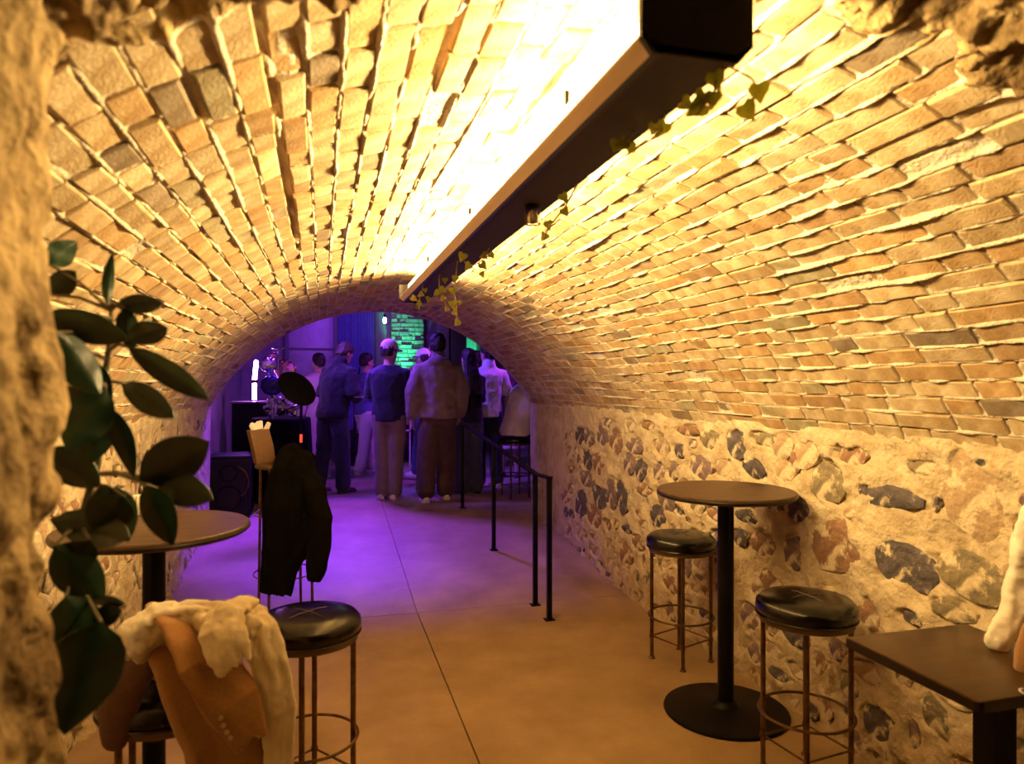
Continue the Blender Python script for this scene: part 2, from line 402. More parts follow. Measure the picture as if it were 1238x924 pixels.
# bricks of the vault
PAL = [((0.49, 0.38, 0.225), 6), ((0.54, 0.44, 0.28), 6), ((0.49, 0.34, 0.175), 4), ((0.40, 0.275, 0.155), 1.5), ((0.39, 0.35, 0.23), 1.2), ((0.27, 0.215, 0.15), 0.7)]
pw = np.array([p[1] for p in PAL]); pw = pw / pw.sum()
bricks = []
for k in range(NCOURSE):
    s_mid = -ARC + (k + .5) * PITCH
    y = float(edge_y(s_mid)) + random.uniform(-0.10, 0.05)
    while y < YEND - 0.03:
        left = s_mid < 0.1
        ln = (random.choice([.13, .15, .19, .24]) if left else random.choice([.25, .25, .24, .13, .18])) * random.uniform(.92, 1.06)
        y1 = min(y + ln, YEND)
        bricks.append((k, y, y1)); y = y1 + random.uniform(.006, .013)
BQ = [(0, 1, 2, 3)] + [(4 + i, 4 + (i + 1) % 4, (i + 1) % 4, i) for i in range(4)] + [(8 + i, 8 + (i + 1) % 4, 4 + (i + 1) % 4, 4 + i) for i in range(4)]
def brick_verts(k, y0, y1):
    ym = (y0 + y1) / 2
    def sj(kk, y): return kk * PITCH - ARC - float(warp(kk * PITCH - ARC, y))
    ck = float(crack(ym, k)); ck1 = float(crack(ym, k + 1))
    neg = (k + .5) * PITCH < ARC
    a0, a1 = (.0030, .0050) if neg else (.0055, .0030)
    a0 += min(.010, ck * .3); a1 += min(.010, ck1 * .3)
    h = random.gauss(0.003, 0.0024)
    if random.random() < .03: h -= random.uniform(.008, .02)
    tl, tw = random.gauss(0, .0013), random.gauss(0, .0013)
    out = []
    for ins, hh in ((.004, h), (0.0, h - .004), (0.0, h - .035)):
        for cs, cy in ((0, 0), (1, 0), (1, 1), (0, 1)):
            yy = (y0 + ins + random.uniform(0, .004)) if cy == 0 else (y1 - ins - random.uniform(0, .004))
            s_ = (sj(k, yy) + a0 + ins) if cs == 0 else (sj(k + 1, yy) - a1 - ins)
            s_ += random.uniform(-.002, .002)
            out.append(vpt(np.array(s_), yy, hh + (tw if cs else -tw) + (tl if cy else -tl)))
    return np.array(out)
def pick_tint():
    c = np.array(PAL[RNG.choice(len(PAL), p=pw)][0]); return np.append(np.clip(c * RNG.uniform(.85, 1.12), 0, 1), 1)
recs = []
for b in bricks:
    v = brick_verts(*b); q = []
    vis = True
    for p in v[:4]:
        x_, y_, d_ = project(p)
        if d_ < .2: vis = False
        q.append((min(max(x_, 0), 1238), min(max(y_, 0), 924)))
    ar = abs(sum(q[i][0] * q[(i + 1) % 4][1] - q[(i + 1) % 4][0] * q[i][1] for i in range(4))) / 2 if vis else 0
    recs.append((ar, v, pick_tint()))
recs.sort(key=lambda r: -r[0])
for ar, v, c in recs[:300]:
    ctr = v.mean(0); me = bpy.data.meshes.new('brick'); me.from_pydata([tuple(p) for p in v - ctr], [], BQ); me.update()
    setcol(me, np.tile(c, (12, 1)))
    link('brick', me, 'brick', ceiling, smooth=False, loc=ctr)
rest = recs[300:]
VV = np.concatenate([r[1] for r in rest]); FF = [tuple(i + 12 * n for i in f) for n in range(len(rest)) for f in BQ]
me = bpy.data.meshes.new('brickwork'); me.from_pydata(VV.tolist(), [], FF); me.update()
setcol(me, np.repeat(np.array([r[2] for r in rest]), 12, 0))
tag(link('brickwork', me, 'brick', ceiling, smooth=False), kind='stuff')

# side walls: mortar faces with stones bedded in them
def wall_grid(name, X, sgn, y0, y1, m, stones):
    zz = np.linspace(-0.05, SPR + 0.03, 190); yy = [y0]
    while yy[-1] < y1: yy.append(yy[-1] + .009 + .0035 * max(0, yy[-1] - 1.5))
    yy[-1] = y1; yy = np.array(yy); Z_, Y_ = np.meshgrid(zz, yy, indexing='ij')
    h = 0.030 * fbm(Y_ * 3, Z_ * 3, 0, 4, 70) + 0.020 * fbm(Y_ * 14, Z_ * 14, 0, 4, 71)
    h = h + 0.03 * np.clip((0.25 - Z_) / .25, 0, 1) * (0.6 + vn(Y_ * 4, Z_ * 4, 0, 72)) + 0.012 * np.clip((Z_ - SPR + .12) / .1, 0, 1)
    h = h * np.where(Y_ > 6.3, 0.4, 1)
    wob = 0.85 * fbm(Y_ * 13, Z_ * 13, 0, 4, 73)
    for (y, z, wy, wz, m_) in stones:
        i = np.abs(yy - y) < wy
        if not i.any(): continue
        rho = np.sqrt(((Y_[:, i] - y) / (wy / 2)) ** 2 + ((Z_[:, i] - z) / (wz / 2)) ** 2) + wob[:, i]
        k = np.clip((1.02 - rho) / .28, 0, 1); k = k * k * (3 - 2 * k)
        h[:, i] = h[:, i] * (1 - .8 * k) - .026 * k
    o = link(name, grid_mesh(name, np.stack([X - sgn * h, Y_, Z_], -1)), m, angle=0); return o
def stone(parent, X, sgn, y, z, wy, wz, m, proud=0.004):
    n = 11; ph = random.random() * 9; vs = []
    rr = [1.10 + 0.16 * math.sin(2 * a + ph) * random.uniform(.3, 1) + random.uniform(-.12, .12) for a in (2 * math.pi * i / n for i in range(n))]
    ty, tz = random.uniform(-.010, .010), random.uniform(-.010, .010)
    for sc_, dx in ((1.0, -.05), (.97, proud - .008), (.66, proud)):
        for i in range(n):
            a = 2 * math.pi * i / n; cy, cz = rr[i] * sc_ * math.cos(a), rr[i] * sc_ * math.sin(a)
            vs.append((-sgn * (dx + ty * cy + tz * cz + random.uniform(-.004, .004)), wy / 2 * cy, wz / 2 * cz))
    fs = []
    for r_ in range(2):
        for i in range(n):
            j = (i + 1) % n; f = (r_ * n + i, r_ * n + j, (r_ + 1) * n + j, (r_ + 1) * n + i); fs.append(f if sgn < 0 else f[::-1])
    f = tuple(range(2 * n, 3 * n)); fs.append(f if sgn < 0 else f[::-1])
    mb = MB().add(vs, fs); return mb.build('stone', m, parent, smooth=True, loc=(X, y, z), angle=28)
D, M_, RD, O, T = 'stone_dark', 'stone_mauve', 'stone_red', 'stone_olive', 'stone_tan'
STONES = [(727, 527, 15, 26, M_), (712, 528, 12, 24, M_), (701, 526, 11, 26, D), (735, 509, 11, 15, M_), (710, 556, 13, 24, D), (723, 560, 15, 30, RD),
 (760, 560, 14, 28, M_), (774, 567, 13, 28, D), (796, 570, 13, 24, M_), (766, 539, 20, 17, M_), (744, 531, 18, 30, RD), (786, 515, 22, 11, RD), (764, 513, 13, 17, T),
 (830, 521, 26, 13, RD), (858, 533, 22, 26, O), (800, 540, 18, 28, T), (820, 546, 10, 20, D), (836, 537, 7, 11, M_), (845, 564, 29, 29, M_), (875, 567, 18, 26, T),
 (750, 600, 15, 42, D), (738, 597, 14, 38, M_), (724, 599, 17, 32, D), (702, 610, 15, 34, D), (719, 624, 18, 28, RD), (794, 624, 18, 26, D), (804, 604, 20, 28, M_),
 (822, 617, 11, 13, D), (709, 579, 20, 17, M_), (757, 670, 15, 26, RD), (825, 683, 20, 28, M_), (866, 622, 22, 17, RD),
 (891, 536, 27, 32, D), (911, 567, 27, 23, D), (925, 532, 30, 20, O), (945, 541, 20, 34, T), (974, 548, 30, 42, T), (961, 558, 13, 27, RD), (947, 569, 24, 26, T),
 (1031, 551, 34, 26, RD), (998, 584, 40, 48, O), (1069, 600, 84, 28, D), (964, 617, 28, 32, D), (1012, 660, 66, 60, RD), (958, 670, 28, 42, M_), (921, 660, 28, 32, RD),
 (1114, 563, 36, 24, O), (1180, 601, 72, 108, T), (1093, 685, 66, 56, D), (1172, 698, 78, 60, O), (1131, 610, 9, 18, D), (1231, 639, 16, 28, RD), (1150, 739, 46, 30, O),
 (1104, 748, 24, 20, D), (1052, 744, 34, 40, RD), (965, 773, 32, 24, D), (1011, 786, 22, 28, M_), (944, 816, 30, 16, D), (1062, 877, 36, 40, D), (1091, 814, 24, 44, RD), (1025, 830, 22, 30, O),
 (1190, 560, 22, 14, D), (1218, 700, 22, 34, T), (905, 600, 22, 24, T), (935, 610, 20, 22, O), (935, 705, 30, 26, RD), (905, 745, 22, 30, M_), (1130, 870, 40, 44, O), (990, 735, 24, 20, T)]
SR = []
for px, py, wpx, hpx, m in STONES:
    c = at_x(px, py, XR); a = at_x(px - wpx / 2, py, XR); b = at_x(px + wpx / 2, py, XR)
    SR.append((c.y, c.z, min(max(abs(a.y - b.y), .035), .42), max(hpx / FPX * project(c)[2], .035), m))
for _ in range(2500):
    if len(SR) > 230: break
    y = random.uniform(1.2, 6.25); z = random.uniform(.03, 1.2) if random.random() < .5 else random.uniform(.03, .6)
    wy = random.uniform(.05, .22); wz = random.uniform(.045, .14)
    if all(((y - a) / (wy + c)) ** 2 + ((z - b) / (wz + d)) ** 2 > .36 for a, b, c, d, _m in SR):
        SR.append((y, z, wy, wz, random.choice([D, M_, M_, RD, O, T, T, T, RD])))
SL = []
for _ in range(1500):
    y = random.uniform(2.2, 7.0); z = random.uniform(.03, 1.28); wy = random.uniform(.08, .26); wz = random.uniform(.06, .18)
    if len(SL) < 130 and all(((y - a) / (wy + c)) ** 2 + ((z - b) / (wz + d)) ** 2 > .36 for a, b, c, d, _m in SL):
        SL.append((y, z, wy, wz, random.choice([D, M_, RD, O, T, T, RD])))
wall_r = tag(wall_grid('wall_right', XR, 1, 0.3, YEND, 'plaster', SR), 'rubble stone wall below the right side of the vault', kind='structure')
wall_l = tag(wall_grid('wall_left', XL, -1, 0.3, YEND, 'plaster', SL), 'rubble stone wall below the left side of the vault', kind='structure')
for y, z, wy, wz, m in SR: stone(wall_r, XR, 1, y, z, wy, wz, m)
for y, z, wy, wz, m in SL: stone(wall_l, XL, -1, y, z, wy, wz, m)

# the broken front wall the camera looks past: its stone jamb
zz = np.linspace(-.02, 2.5, 190); tt = np.linspace(0, 1, 150)
Z_, T_ = np.meshgrid(zz, tt, indexing='ij')
XJ, YJ, RC = -0.338, 1.045, 0.03
L1, L2 = 0.75, 0.95
sp = T_ * (L1 + RC * math.pi / 2 + L2)
aa = np.clip((sp - L1) / RC, 0, math.pi / 2)
Xj = np.where(sp < L1, XJ, XJ - RC * (1 - np.cos(aa)) - np.clip(sp - L1 - RC * math.pi / 2, 0, None))
Yj = np.where(sp < L1, YJ - RC - (L1 - sp), YJ - RC + RC * np.sin(aa))
nx = np.cos(aa); ny = np.sin(aa)
hj = 0.036 * fbm(sp * 9, Z_ * 6.5, 0, 5, 80) + 0.02 * np.abs(vn(sp * 17, Z_ * 14, 0, 81)) + 0.008 * vn(sp * 40, Z_ * 40, 0, 82) + 0.12 * np.clip((Z_ - 1.85) / .45, 0, 1) ** 2 - .03 * np.clip((.95-Z_)/.4, 0, 1)
V = np.stack([Xj + nx * hj, Yj + ny * hj * .6, Z_], -1)
wf = tag(link('wall_front', grid_mesh('wall_front', V), 'jamb_stone', angle=0), 'rough stone jamb of the broken front wall', kind='structure')

# floor: slabs with open joints
fl = MB().box((-1.4, -1.5, -.2), (2.5, RAMP0, -.012)).box((-1.4, RAMP0, -.2), (2.5, 7.4, -.011))
floor = tag(fl.build('floor', 'joint', smooth=False), 'cellar floor of mottled concrete slabs', kind='structure')
J = .0035
def slab(x0, x1, y0, y1, n=1):
    mb = MB(); z0, z1 = floor_z(y0), floor_z(y1)
    vs = []
    for (x, y, z) in ((x0, y0, z0), (x1, y0, z0), (x1, y1, z1), (x0, y1, z1)): vs += [(x, y, z), (x, y, z - .15)]
    mb.add(vs, [(0, 2, 4, 6), (1, 7, 5, 3), (0, 1, 3, 2), (2, 3, 5, 4), (4, 5, 7, 6), (6, 7, 1, 0)])
    return mb.build('slab', 'concrete', floor, smooth=False)
XJT = 0.63
for y0, y1 in ((-1.5, RAMP0 - J),):
    slab(-1.4, XJT - J, y0, y1); slab(XJT + J, 2.5, y0, y1)
slab(-1.4, XJT - J * .6, RAMP0 + J, RAMP1); slab(XJT + J * .6, 2.5, RAMP0 + J, RAMP1)

# hall beyond the arch
HX0, HX1, HY1, HZ = -1.35, 5.5, 13.0, 3.7
tag(MB().box((HX0 - .1, RAMP1, -.1), (HX1 + .1, HY1 + .1, HALL_Z)).build('floor_hall', 'hall_concrete', smooth=False), 'smooth concrete floor of the purple-lit hall', kind='structure')
tag(MB().box((2.5, YEND, -.1), (HX1 + .1, RAMP1, HALL_Z)).build('floor_hall_side', 'hall_concrete', smooth=False), 'strip of hall floor beside the ramp head', kind='structure')
tag(MB().box((HX0 - .1, YEND, HZ), (HX1 + .1, HY1 + .2, HZ + .1)).build('ceiling_hall', 'hall_ceiling', smooth=False), 'dark ceiling of the hall', kind='structure')
tag(MB().box((HX0 - .15, YEND, -.1), (HX0, HY1, HZ)).build('wall_hall_left', 'hall_wall', smooth=False), 'side wall of the hall', kind='structure')
tag(MB().box((HX1, YEND, -.1), (HX1 + .15, HY1, HZ)).build('wall_hall_right', 'hall_wall', smooth=False), 'far side wall of the hall', kind='structure')
wall_b = tag(MB().box((HX0, HY1, -.1), (HX1, HY1 + .15, HZ)).build('wall_back', 'hall_wall', smooth=False), 'back wall of the hall', kind='structure')
# wall round the arch mouth, hall side
arch = [(XR + .02, -.1)] + [(VX + (VR + .0) * math.sin(a), VZ + (VR + .0) * math.cos(a)) for a in np.linspace(PHI, -PHI, 41)] + [(XL - .02, -.1)]
outer = []
for x, z in arch:
    if z < 0: outer.append((HX1 if x > VX else HX0, -.1))
    else:
        a = math.atan2(x - VX, z - VZ); f = (a / PHI)
        outer.append((HX1 if f > .8 else HX0 if f < -.8 else VX + (HX1 - VX) * max(0, f / .8) + (VX - HX0) * min(0, f / .8), HZ if abs(f) <= .8 else HZ * .6))
def arch_ring(y0, y1, name):
    mb = MB(); n = len(arch)
    vs = [(x, y0, z) for x, z in arch] + [(x, y1, z) for x, z in arch] + [(x, y1, z) for x, z in outer] + [(x, y0, z) for x, z in outer]
    fs = []
    for i in range(n - 1):
        for a, b in ((0, 1), (1, 2), (2, 3), (3, 0)): fs.append((a * n + i, a * n + i + 1, b * n + i + 1, b * n + i))
    return mb.add(vs, fs).build(name, 'plaster', smooth=False)
tag(arch_ring(YEND, YEND + .10, 'wall_arch'), 'plastered wall around the mouth of the vault', kind='structure')

# back wall dressing
def bx(px): return at_y(px, 462, HY1 - .05).x
def bz(py, y=HY1): return CAM_Z + (462 - py) / FPX * (y * CY + .6 * SY)
door = tag(MB().box((bx(349), HY1 - .10, HALL_Z), (bx(403), HY1 - .02, 3.2), .006).build('door_1', 'door_metal'), 'tall metal double panel door lit purple', kind='structure')
for x0, x1 in ((bx(344), bx(349)), (bx(403), bx(408))): MB().box((x0, HY1 - .16, HALL_Z), (x1, HY1 - .0, 3.3), .008).build('door_frame', 'door_frame', door)
MB().box((bx(349), HY1 - .13, bz(424)), (bx(403), HY1 - .09, bz(422))).build('crossbar', 'door_frame', door)
cu = MB(); n = 90; x0, x1 = bx(409), bx(452)
V = np.zeros((n, 8, 3))
for i in range(n):
    x = x0 + (x1 - x0) * i / (n - 1)
    for j in range(8): V[i, j] = (x, HY1 - .16 + .025 * math.sin(i * 1.1 + .3 * math.sin(j)) + .01 * math.sin(i * .31), HALL_Z + .02 + j * .42)
cu = tag(recenter(link('curtain', grid_mesh('curtain', V), 'curtain', angle=0)), 'blue-violet pleated curtain on the back wall beside the metal door', 'curtain')
cu.modifiers.new('s', 'SOLIDIFY').thickness = .004
MB().tube([(x0 - .03 - cu.location.x, 0, 3.22 - cu.location.z), (x1 + .03 - cu.location.x, 0, 3.22 - cu.location.z)], .012).build('curtain_rod', 'black_metal', cu)
# rough brick pier washed green
x0, x1 = bx(472), bx(511)
pier = tag(MB().box((x0, HY1 - .14, HALL_Z), (x1, HY1 + .02, HZ - .05)).build('trim_1', 'hall_brick', smooth=False), 'brick pier on the back wall washed by green light', kind='structure')
pb = MB(); z = HALL_Z + .05
while z < 3.5:
    x = x0 + random.uniform(-.1, 0)
    while x < x1:
        l = random.uniform(.1, .26); a = max(x, x0); b = min(x + l, x1 + .004)
        if b - a > .02: pb.box((a + .004, HY1 - .165 - random.uniform(0, .045), z + random.uniform(0, .01)), (b - .006, HY1 - .1, z + .066))
        x += l
    z += .078
tag(pb.build('brickwork', 'hall_brick', pier, smooth=False), kind='stuff')
tag(MB().box((bx(527), HY1 - .22, HALL_Z), (bx(541), HY1 - .05, HZ), .01).build('trim_2', 'door_metal'), 'plain post on the back wall', kind='structure')
tag(MB().box((bx(543), HY1 - .30, HALL_Z), (bx(561), HY1 - .05, HZ), .01).build('trim_3', 'door_frame'), 'dark column on the back wall', kind='structure')
tag(MB().box((bx(562), HY1 - .10, HALL_Z), (bx(571), HY1 - .02, HZ), .005).build('trim_4', 'green_panel'), 'narrow pale panel lit green on the back wall', kind='structure')
tag(MB().box((bx(571), HY1 - .14, HALL_Z), (bx(575), HY1 - .02, HZ), .005).build('trim_5', 'board_white'), 'thin white trim strip on the back wall', kind='structure')
light('green_uplight', 'SPOT', (bx(566), 12.3, 1.0), 160, (0.05, 1.0, 0.45), (bx(566), 13, 2.3), spot_size=R(20), spot_blend=.6, shadow_soft_size=.05)

# ================================================================== LIGHT BEAM
BX, BZ, BY0, BY1 = 0.592, 2.118, 1.03, 4.70
LEDC = (1.0, 0.685, 0.275)
beam = thing('light_trough', 'long black and tan light trough hung under the vault crown', 'light', (BX, (BY0 + BY1) / 2, BZ))
hl = (BY1 - BY0) / 2
def prism(prof, y0, y1): return MB().loft([[(x, y0, z) for x, z in prof], [(x, y1, z) for x, z in prof]])
prism([(-.074, 0), (.074, 0), (.074, .010), (-.074, .010)], -hl, hl).build('underside', 'beam_black', beam, smooth=False)
prism([(-.074, .004), (-.074, 0), (-.070, -.005), (-.062, -.005), (-.062, .0)], -hl, hl).build('rim_strip', 'black_edge', beam, smooth=False)
for sg in (-1, 1):
    prism([(sg * .072, 0), (sg * .099, .022), (sg * .099, .028), (sg * .094, .028), (sg * .094, .024), (sg * .068, .006)], -hl, hl).build('side_lip', 'beam_tan', beam, smooth=False)
    prism([(sg * .036, .084), (sg * .047, .084), (sg * .047, .106), (sg * .036, .106)], -hl + .06, hl - .06).build('led_strip', 'led', beam, smooth=False)
    lt = light('led_light', 'AREA', (sg * .049, 0, .095), 104, LEDC, parent=beam, shape='RECTANGLE', size=2 * hl - .14, size_y=.022, spread=R(146))
    d = Vector((sg * 1.0, 0, .06)).normalized()
    lt.rotation_euler = Matrix((Vector((0, 1, 0)), (-d).cross(Vector((0, 1, 0))), -d)).transposed().to_euler()
prism([(-.036, .008), (.036, .008), (.036, .107), (-.036, .107)], -hl + .02, hl - .02).build('led_carrier', 'beam_black', beam, smooth=False)
light('led_light', 'AREA', (0, 0, .112), 62, LEDC, parent=beam, shape='RECTANGLE', size=.03, size_y=2 * hl - .14).rotation_euler = (R(180), 0, 0)
for y, m, top in ((-hl, 'beam_black', .155), (hl - .012, 'beam_black', .112)):
    prism([(-.080, -.004), (.076, -.004), (.104, .026), (.104, top), (-.100, top), (-.100, .020)], y, y + .012).build('end_plate', m, beam, smooth=False)
for y in (-1.2, 0, 1.2): MB().tube([(0, y, .1), (0, y, VZ + VR - BZ + .02)], .006).build('hanger', 'black_metal', beam)

# small caged lamps under the beam (unlit)
for px, dy, lab in ((636, 0, 'small unlit caged glass lamp midway along the trough underside'), (497, 0, 'small unlit caged glass lamp at the arch end of the trough')):
    r_ = ray(px, 300); y = BX * r_.y / r_.x
    y = min(y, BY1 - .03); c = thing('caged_lamp', lab, 'lamp', (BX + .02, y, BZ - .058), group='caged lamps under the trough')
    MB().lathe([(.004, .002), (.014, .006), (.017, .02), (.014, .036), (.008, .044)], 16).build('bulb', 'glass_cage', c)
    for k in range(6):
        a = k * math.pi / 3; MB().tube([(.022 * math.cos(a), .022 * math.sin(a), 0), (.022 * math.cos(a), .022 * math.sin(a), .05)], .0016, 6).build('bar', 'bronze', c)
    MB().torus((0, 0, .002), .022, .002, 20, 6).build('ring', 'bronze', c)
    MB().lathe([(.02, .046), (.024, .048), (.024, .060), (.02, .062)], 18).build('cap', 'black_metal', c)

# ivy trailing off the beam
def ivy_leaf(size):
    pts = [(0, 0), (.28, -.12), (.50, .08), (.42, .38), (.30, .52), (0, 1.0), (-.30, .52), (-.42, .38), (-.50, .08), (-.28, -.12)]
    top = [Vector((x * size, y * size, .10 * size * abs(x) * 2 - .06 * size * y)) for x, y in pts]; ctr = Vector((0, .35 * size, -.02 * size)); n = len(pts)
    bot = [p - Vector((0, 0, .0012)) for p in top]
    mb = MB(); mb.add(top + [ctr] + bot + [ctr - Vector((0, 0, .0012))], [(i, (i + 1) % n, n) for i in range(n)] + [(n + 1 + (i + 1) % n, n + 1 + i, 2 * n + 1) for i in range(n)] + [(i, n + 1 + i, n + 1 + (i + 1) % n, (i + 1) % n) for i in range(n)])
    return mb
def vine(label, px_pts, leaf_px):
    """strand hung from the trough underside: the first pixel gives the anchor, the rest hang at its depth"""
    a = at_z(*px_pts[0], BZ - .001); a.x = min(max(a.x, BX - .07), BX + .070); a.y = min(max(a.y, BY0 + .005), BY1 - .005)
    d0 = project(a)[2]
    def at(px, py):
        p = P(px, py, d0); p.z = min(p.z, BZ - .008); return p
    pts = [a + Vector((0, 0, .004))] + [at(*q) for q in px_pts[1:]]
    base = Vector(a); o = thing('ivy_vine', label, 'ivy', base, group='ivy strands on the light trough')
    MB().tube([p - base for p in pts], .0022, 6).build('vine_stem', 'vine', o)
    for px, py, spx in leaf_px:
        size = spx / FPX * d0; c = P(px, py, d0 + random.uniform(-.012, .012)); c.z = min(c.z, BZ - .012 - size * .62)
        up = (Vector((0, 0, CAM_Z)) - c).normalized() + Vector((random.uniform(-.4, .4), random.uniform(-.4, .4), random.uniform(-.3, .3)))
        q_ = up.to_track_quat('Z', 'Y') @ Matrix.Rotation(random.uniform(2.0, 4.3), 3, 'Z').to_quaternion()
        ivy_leaf(size * 1.1).build('leaf', 'ivy', o, smooth=True, loc=c - base - q_ @ Vector((0, size * .4, 0)), rot=q_.to_euler())
        near = min(((c - q).length, tuple(q)) for q in pts)[1]
        MB().tube([c - base, (c - base + Vector(near) - base) / 2, Vector(near) - base], .0012, 5).build('leaf_stalk', 'vine', o)
vine('ivy strand with five green leaves at the black end plate of the trough', [(872, 76), (868, 92), (862, 112), (850, 128), (842, 140)], [(866, 92, 22), (862, 120, 20), (843, 131, 25), (848, 118, 18), (830, 126, 18)])
vine('two-leaf ivy sprig hanging over the brick vault beside the trough end plate', [(893, 84), (908, 94), (915, 105), (906, 128)], [(918, 111, 24), (904, 134, 24)])
vine('short ivy sprig low on the trough edge with a drooping leaf', [(805, 138), (803, 148), (800, 158)], [(802, 155, 18), (790, 150, 14)])
vine('ivy sprig with small dark leaves against the trough underside', [(770, 160), (758, 168), (752, 178)], [(752, 168, 16), (762, 178, 14), (744, 160, 14)])
vine('ivy strand with leaf pairs just past the caged lamp', [(700, 222), (690, 238), (682, 252), (664, 274), (657, 290)], [(682, 239, 12), (683, 256, 11), (663, 272, 11), (658, 286, 10)])
vine('leafy ivy strand with pale leaves below the trough near its arch end', [(592, 300), (586, 312), (578, 318), (566, 324), (558, 310)], [(559, 309, 11), (566, 322, 10), (585, 309, 9), (584, 321, 10), (594, 305, 8), (583, 332, 7)])
vine('longest ivy strand dangling down from the arch end of the trough', [(553, 316), (551, 335), (549, 352), (552, 370), (553, 394)], [(550, 337, 8), (547, 352, 9), (547, 368, 9), (550, 378, 8), (553, 390, 9), (556, 366, 6)])
vine('bushy ivy clump at the far corner of the trough', [(531, 332), (531, 350), (536, 362), (541, 374)], [(534, 351, 9), (528, 354, 8), (535, 361, 8), (538, 338, 7), (540, 374, 6)])
vine('ivy sprig with thin curled leaves on the far end plate', [(512, 345), (508, 355), (507, 368)], [(509, 356, 7), (500, 361, 8), (507, 367, 7), (514, 349, 6), (518, 362, 7)])

# ================================================================== FURNITURE
def stool(label, loc, rz, seat_z=.72, group='round bar stools', cushion_r=.195):
    o = thing('bar_stool', label, 'stool', loc, rz, group)
    h = seat_z; r = cushion_r
    seat = MB().lathe([(.02, h - .075), (r * .93, h - .075), (r * .985, h - .066), (r, h - .045), (r * .985, h - .025), (r * .90, h - .008), (r * .6, h + .002), (.02, h + .005)], 48).build('seat', 'leather', o, angle=60)
    for a in (0, math.pi / 2):
        pts = []
        for q in np.linspace(-1, 1, 25):
            x = q * r * .99; ax = abs(q)
            z = h + .006 if ax < .3 else h + .004 - (.006 * (ax - .3) / .3 if ax < .6 else .006 + (.012 * (ax - .6) / .3 if ax < .9 else .012 + .036 * ((ax - .9) / .09)))
            pts.append((x * math.cos(a), x * math.sin(a), z))
        MB().tube(pts, .0022, 6).build('seam', 'seam', seat)
    MB().torus((0, 0, h - .070), r * .985, .004, 48, 6).build('piping', 'leather', seat)
    MB().lathe([(r * .86, h - .098), (r * .93, h - .098), (r * .94, h - .076), (r * .86, h - .076)], 40).build('seat_rim', 'seat_rim', o)
    lr = r * .84; xy = []
    for k in range(4):
        a = math.pi / 4 + k * math.pi / 2; x, y = lr * math.cos(a), lr * math.sin(a); xy.append((x, y))
        leg = MB().tube([(x, y, .006), (x, y, h - .085)], .0105, 12, ends=False).build('leg', 'bronze', o)
        MB().lathe([(.018, 0), (.019, .004), (.014, .010), (.011, .012)], 16, (x, y, 0)).build('foot_flange', 'bronze', leg)
        MB().lathe([(.0125, .118), (.014, .122), (.014, .136), (.0125, .14)], 14, (x, y, 0)).build('collar', 'bronze', leg)
    MB().torus((0, 0, .255), lr + .017, .006, 56, 8).build('foot_ring', 'bronze', o)
    for k in range(4): MB().tube([(*xy[k], .129), (*xy[(k + 1) % 4], .129)], .0045, 8).build('stretcher', 'bronze', o)
    return o
def round_table(label, loc, r=.325, h=1.067, base=True, group='round bar tables'):
    o = thing('bar_table', label, 'table', loc, 0, group)
    top = MB().lathe([(.02, h - .030), (r * .96, h - .030), (r * .99, h - .024), (r, h - .014), (r * .995, h - .004), (r * .98, h), (.02, h)], 72).build('table_top', 'dark_wood', o)
    MB().torus((0, 0, h - .015), r - .003, .0055, 72, 8).build('edge_band', 'black_edge', top)
    MB().lathe([(.038, .02), (.038, h - .03)], 32).build('post', 'black_metal', o)
    b = MB().lathe([(.29, 0), (.293, .006), (.29, .014), (.25, .020), (.075, .030), (.06, .036), (.05, .05), (.04, .055)], 64).build('base', 'black_metal', o)
    MB().lathe([(.07, h - .045), (.11, h - .04), (.11, h - .03)], 24).build('mount', 'black_metal', o)
    return o
round_table('round dark wood bar table by the stone wall with a bare top', (1.875, 3.0, 0))
stool('black leather stool behind the bare round table at the stone wall', (1.975, 3.62, 0), R(20))
stool('black leather stool between the bare round table and the square table', (1.885, 2.43, 0), R(8))
stool('empty black leather stool beside the draped jackets, with cross stitched seat', (-.05, 2.74, 0), R(38))
round_table('round dark wood bar table behind the leafy plant', (-.585, 2.78, 0))
stool('black leather stool hidden under the draped jackets', (-.43, 2.25, 0), R(5))

# square table at the right wall
TZ = .75
st = thing('square_table', 'square lacquered table against the stone wall holding a cream jacket', 'table', (1.905, 1.70, 0))
MB().box((-.248, -.245, TZ - .028), (.248, .245, TZ), .012).build('table_top', 'table_lacquer', st)
def rrect(x0, y0, x1, y1, r, n=5):
    out = []
    for cx, cy, a0 in ((x1 - r, y1 - r, 0), (x0 + r, y1 - r, 90), (x0 + r, y0 + r, 180), (x1 - r, y0 + r, 270)):
        out += [(cx + r * math.cos(R(a0 + 90 * k / n)), cy + r * math.sin(R(a0 + 90 * k / n))) for k in range(n + 1)]
    return out
rr_ = rrect(-.251, -.248, .251, .248, .02)
MB().loft([[(x, y, TZ - .032) for x, y in rr_], [(x, y, TZ - .006) for x, y in rr_]], cap=False).build('edge_band', 'black_edge', st)
MB().box((.02, -.065, .02), (.10, .015, TZ - .028), .004).build('pedestal', 'black_metal', st)
MB().box((-.13, -.16, TZ - .05), (.22, .16, TZ - .028), .004).build('mount', 'black_metal', st)
MB().box((-.17, -.24, 0), (.24, .20, .022), .006).build('base', 'black_metal', st)

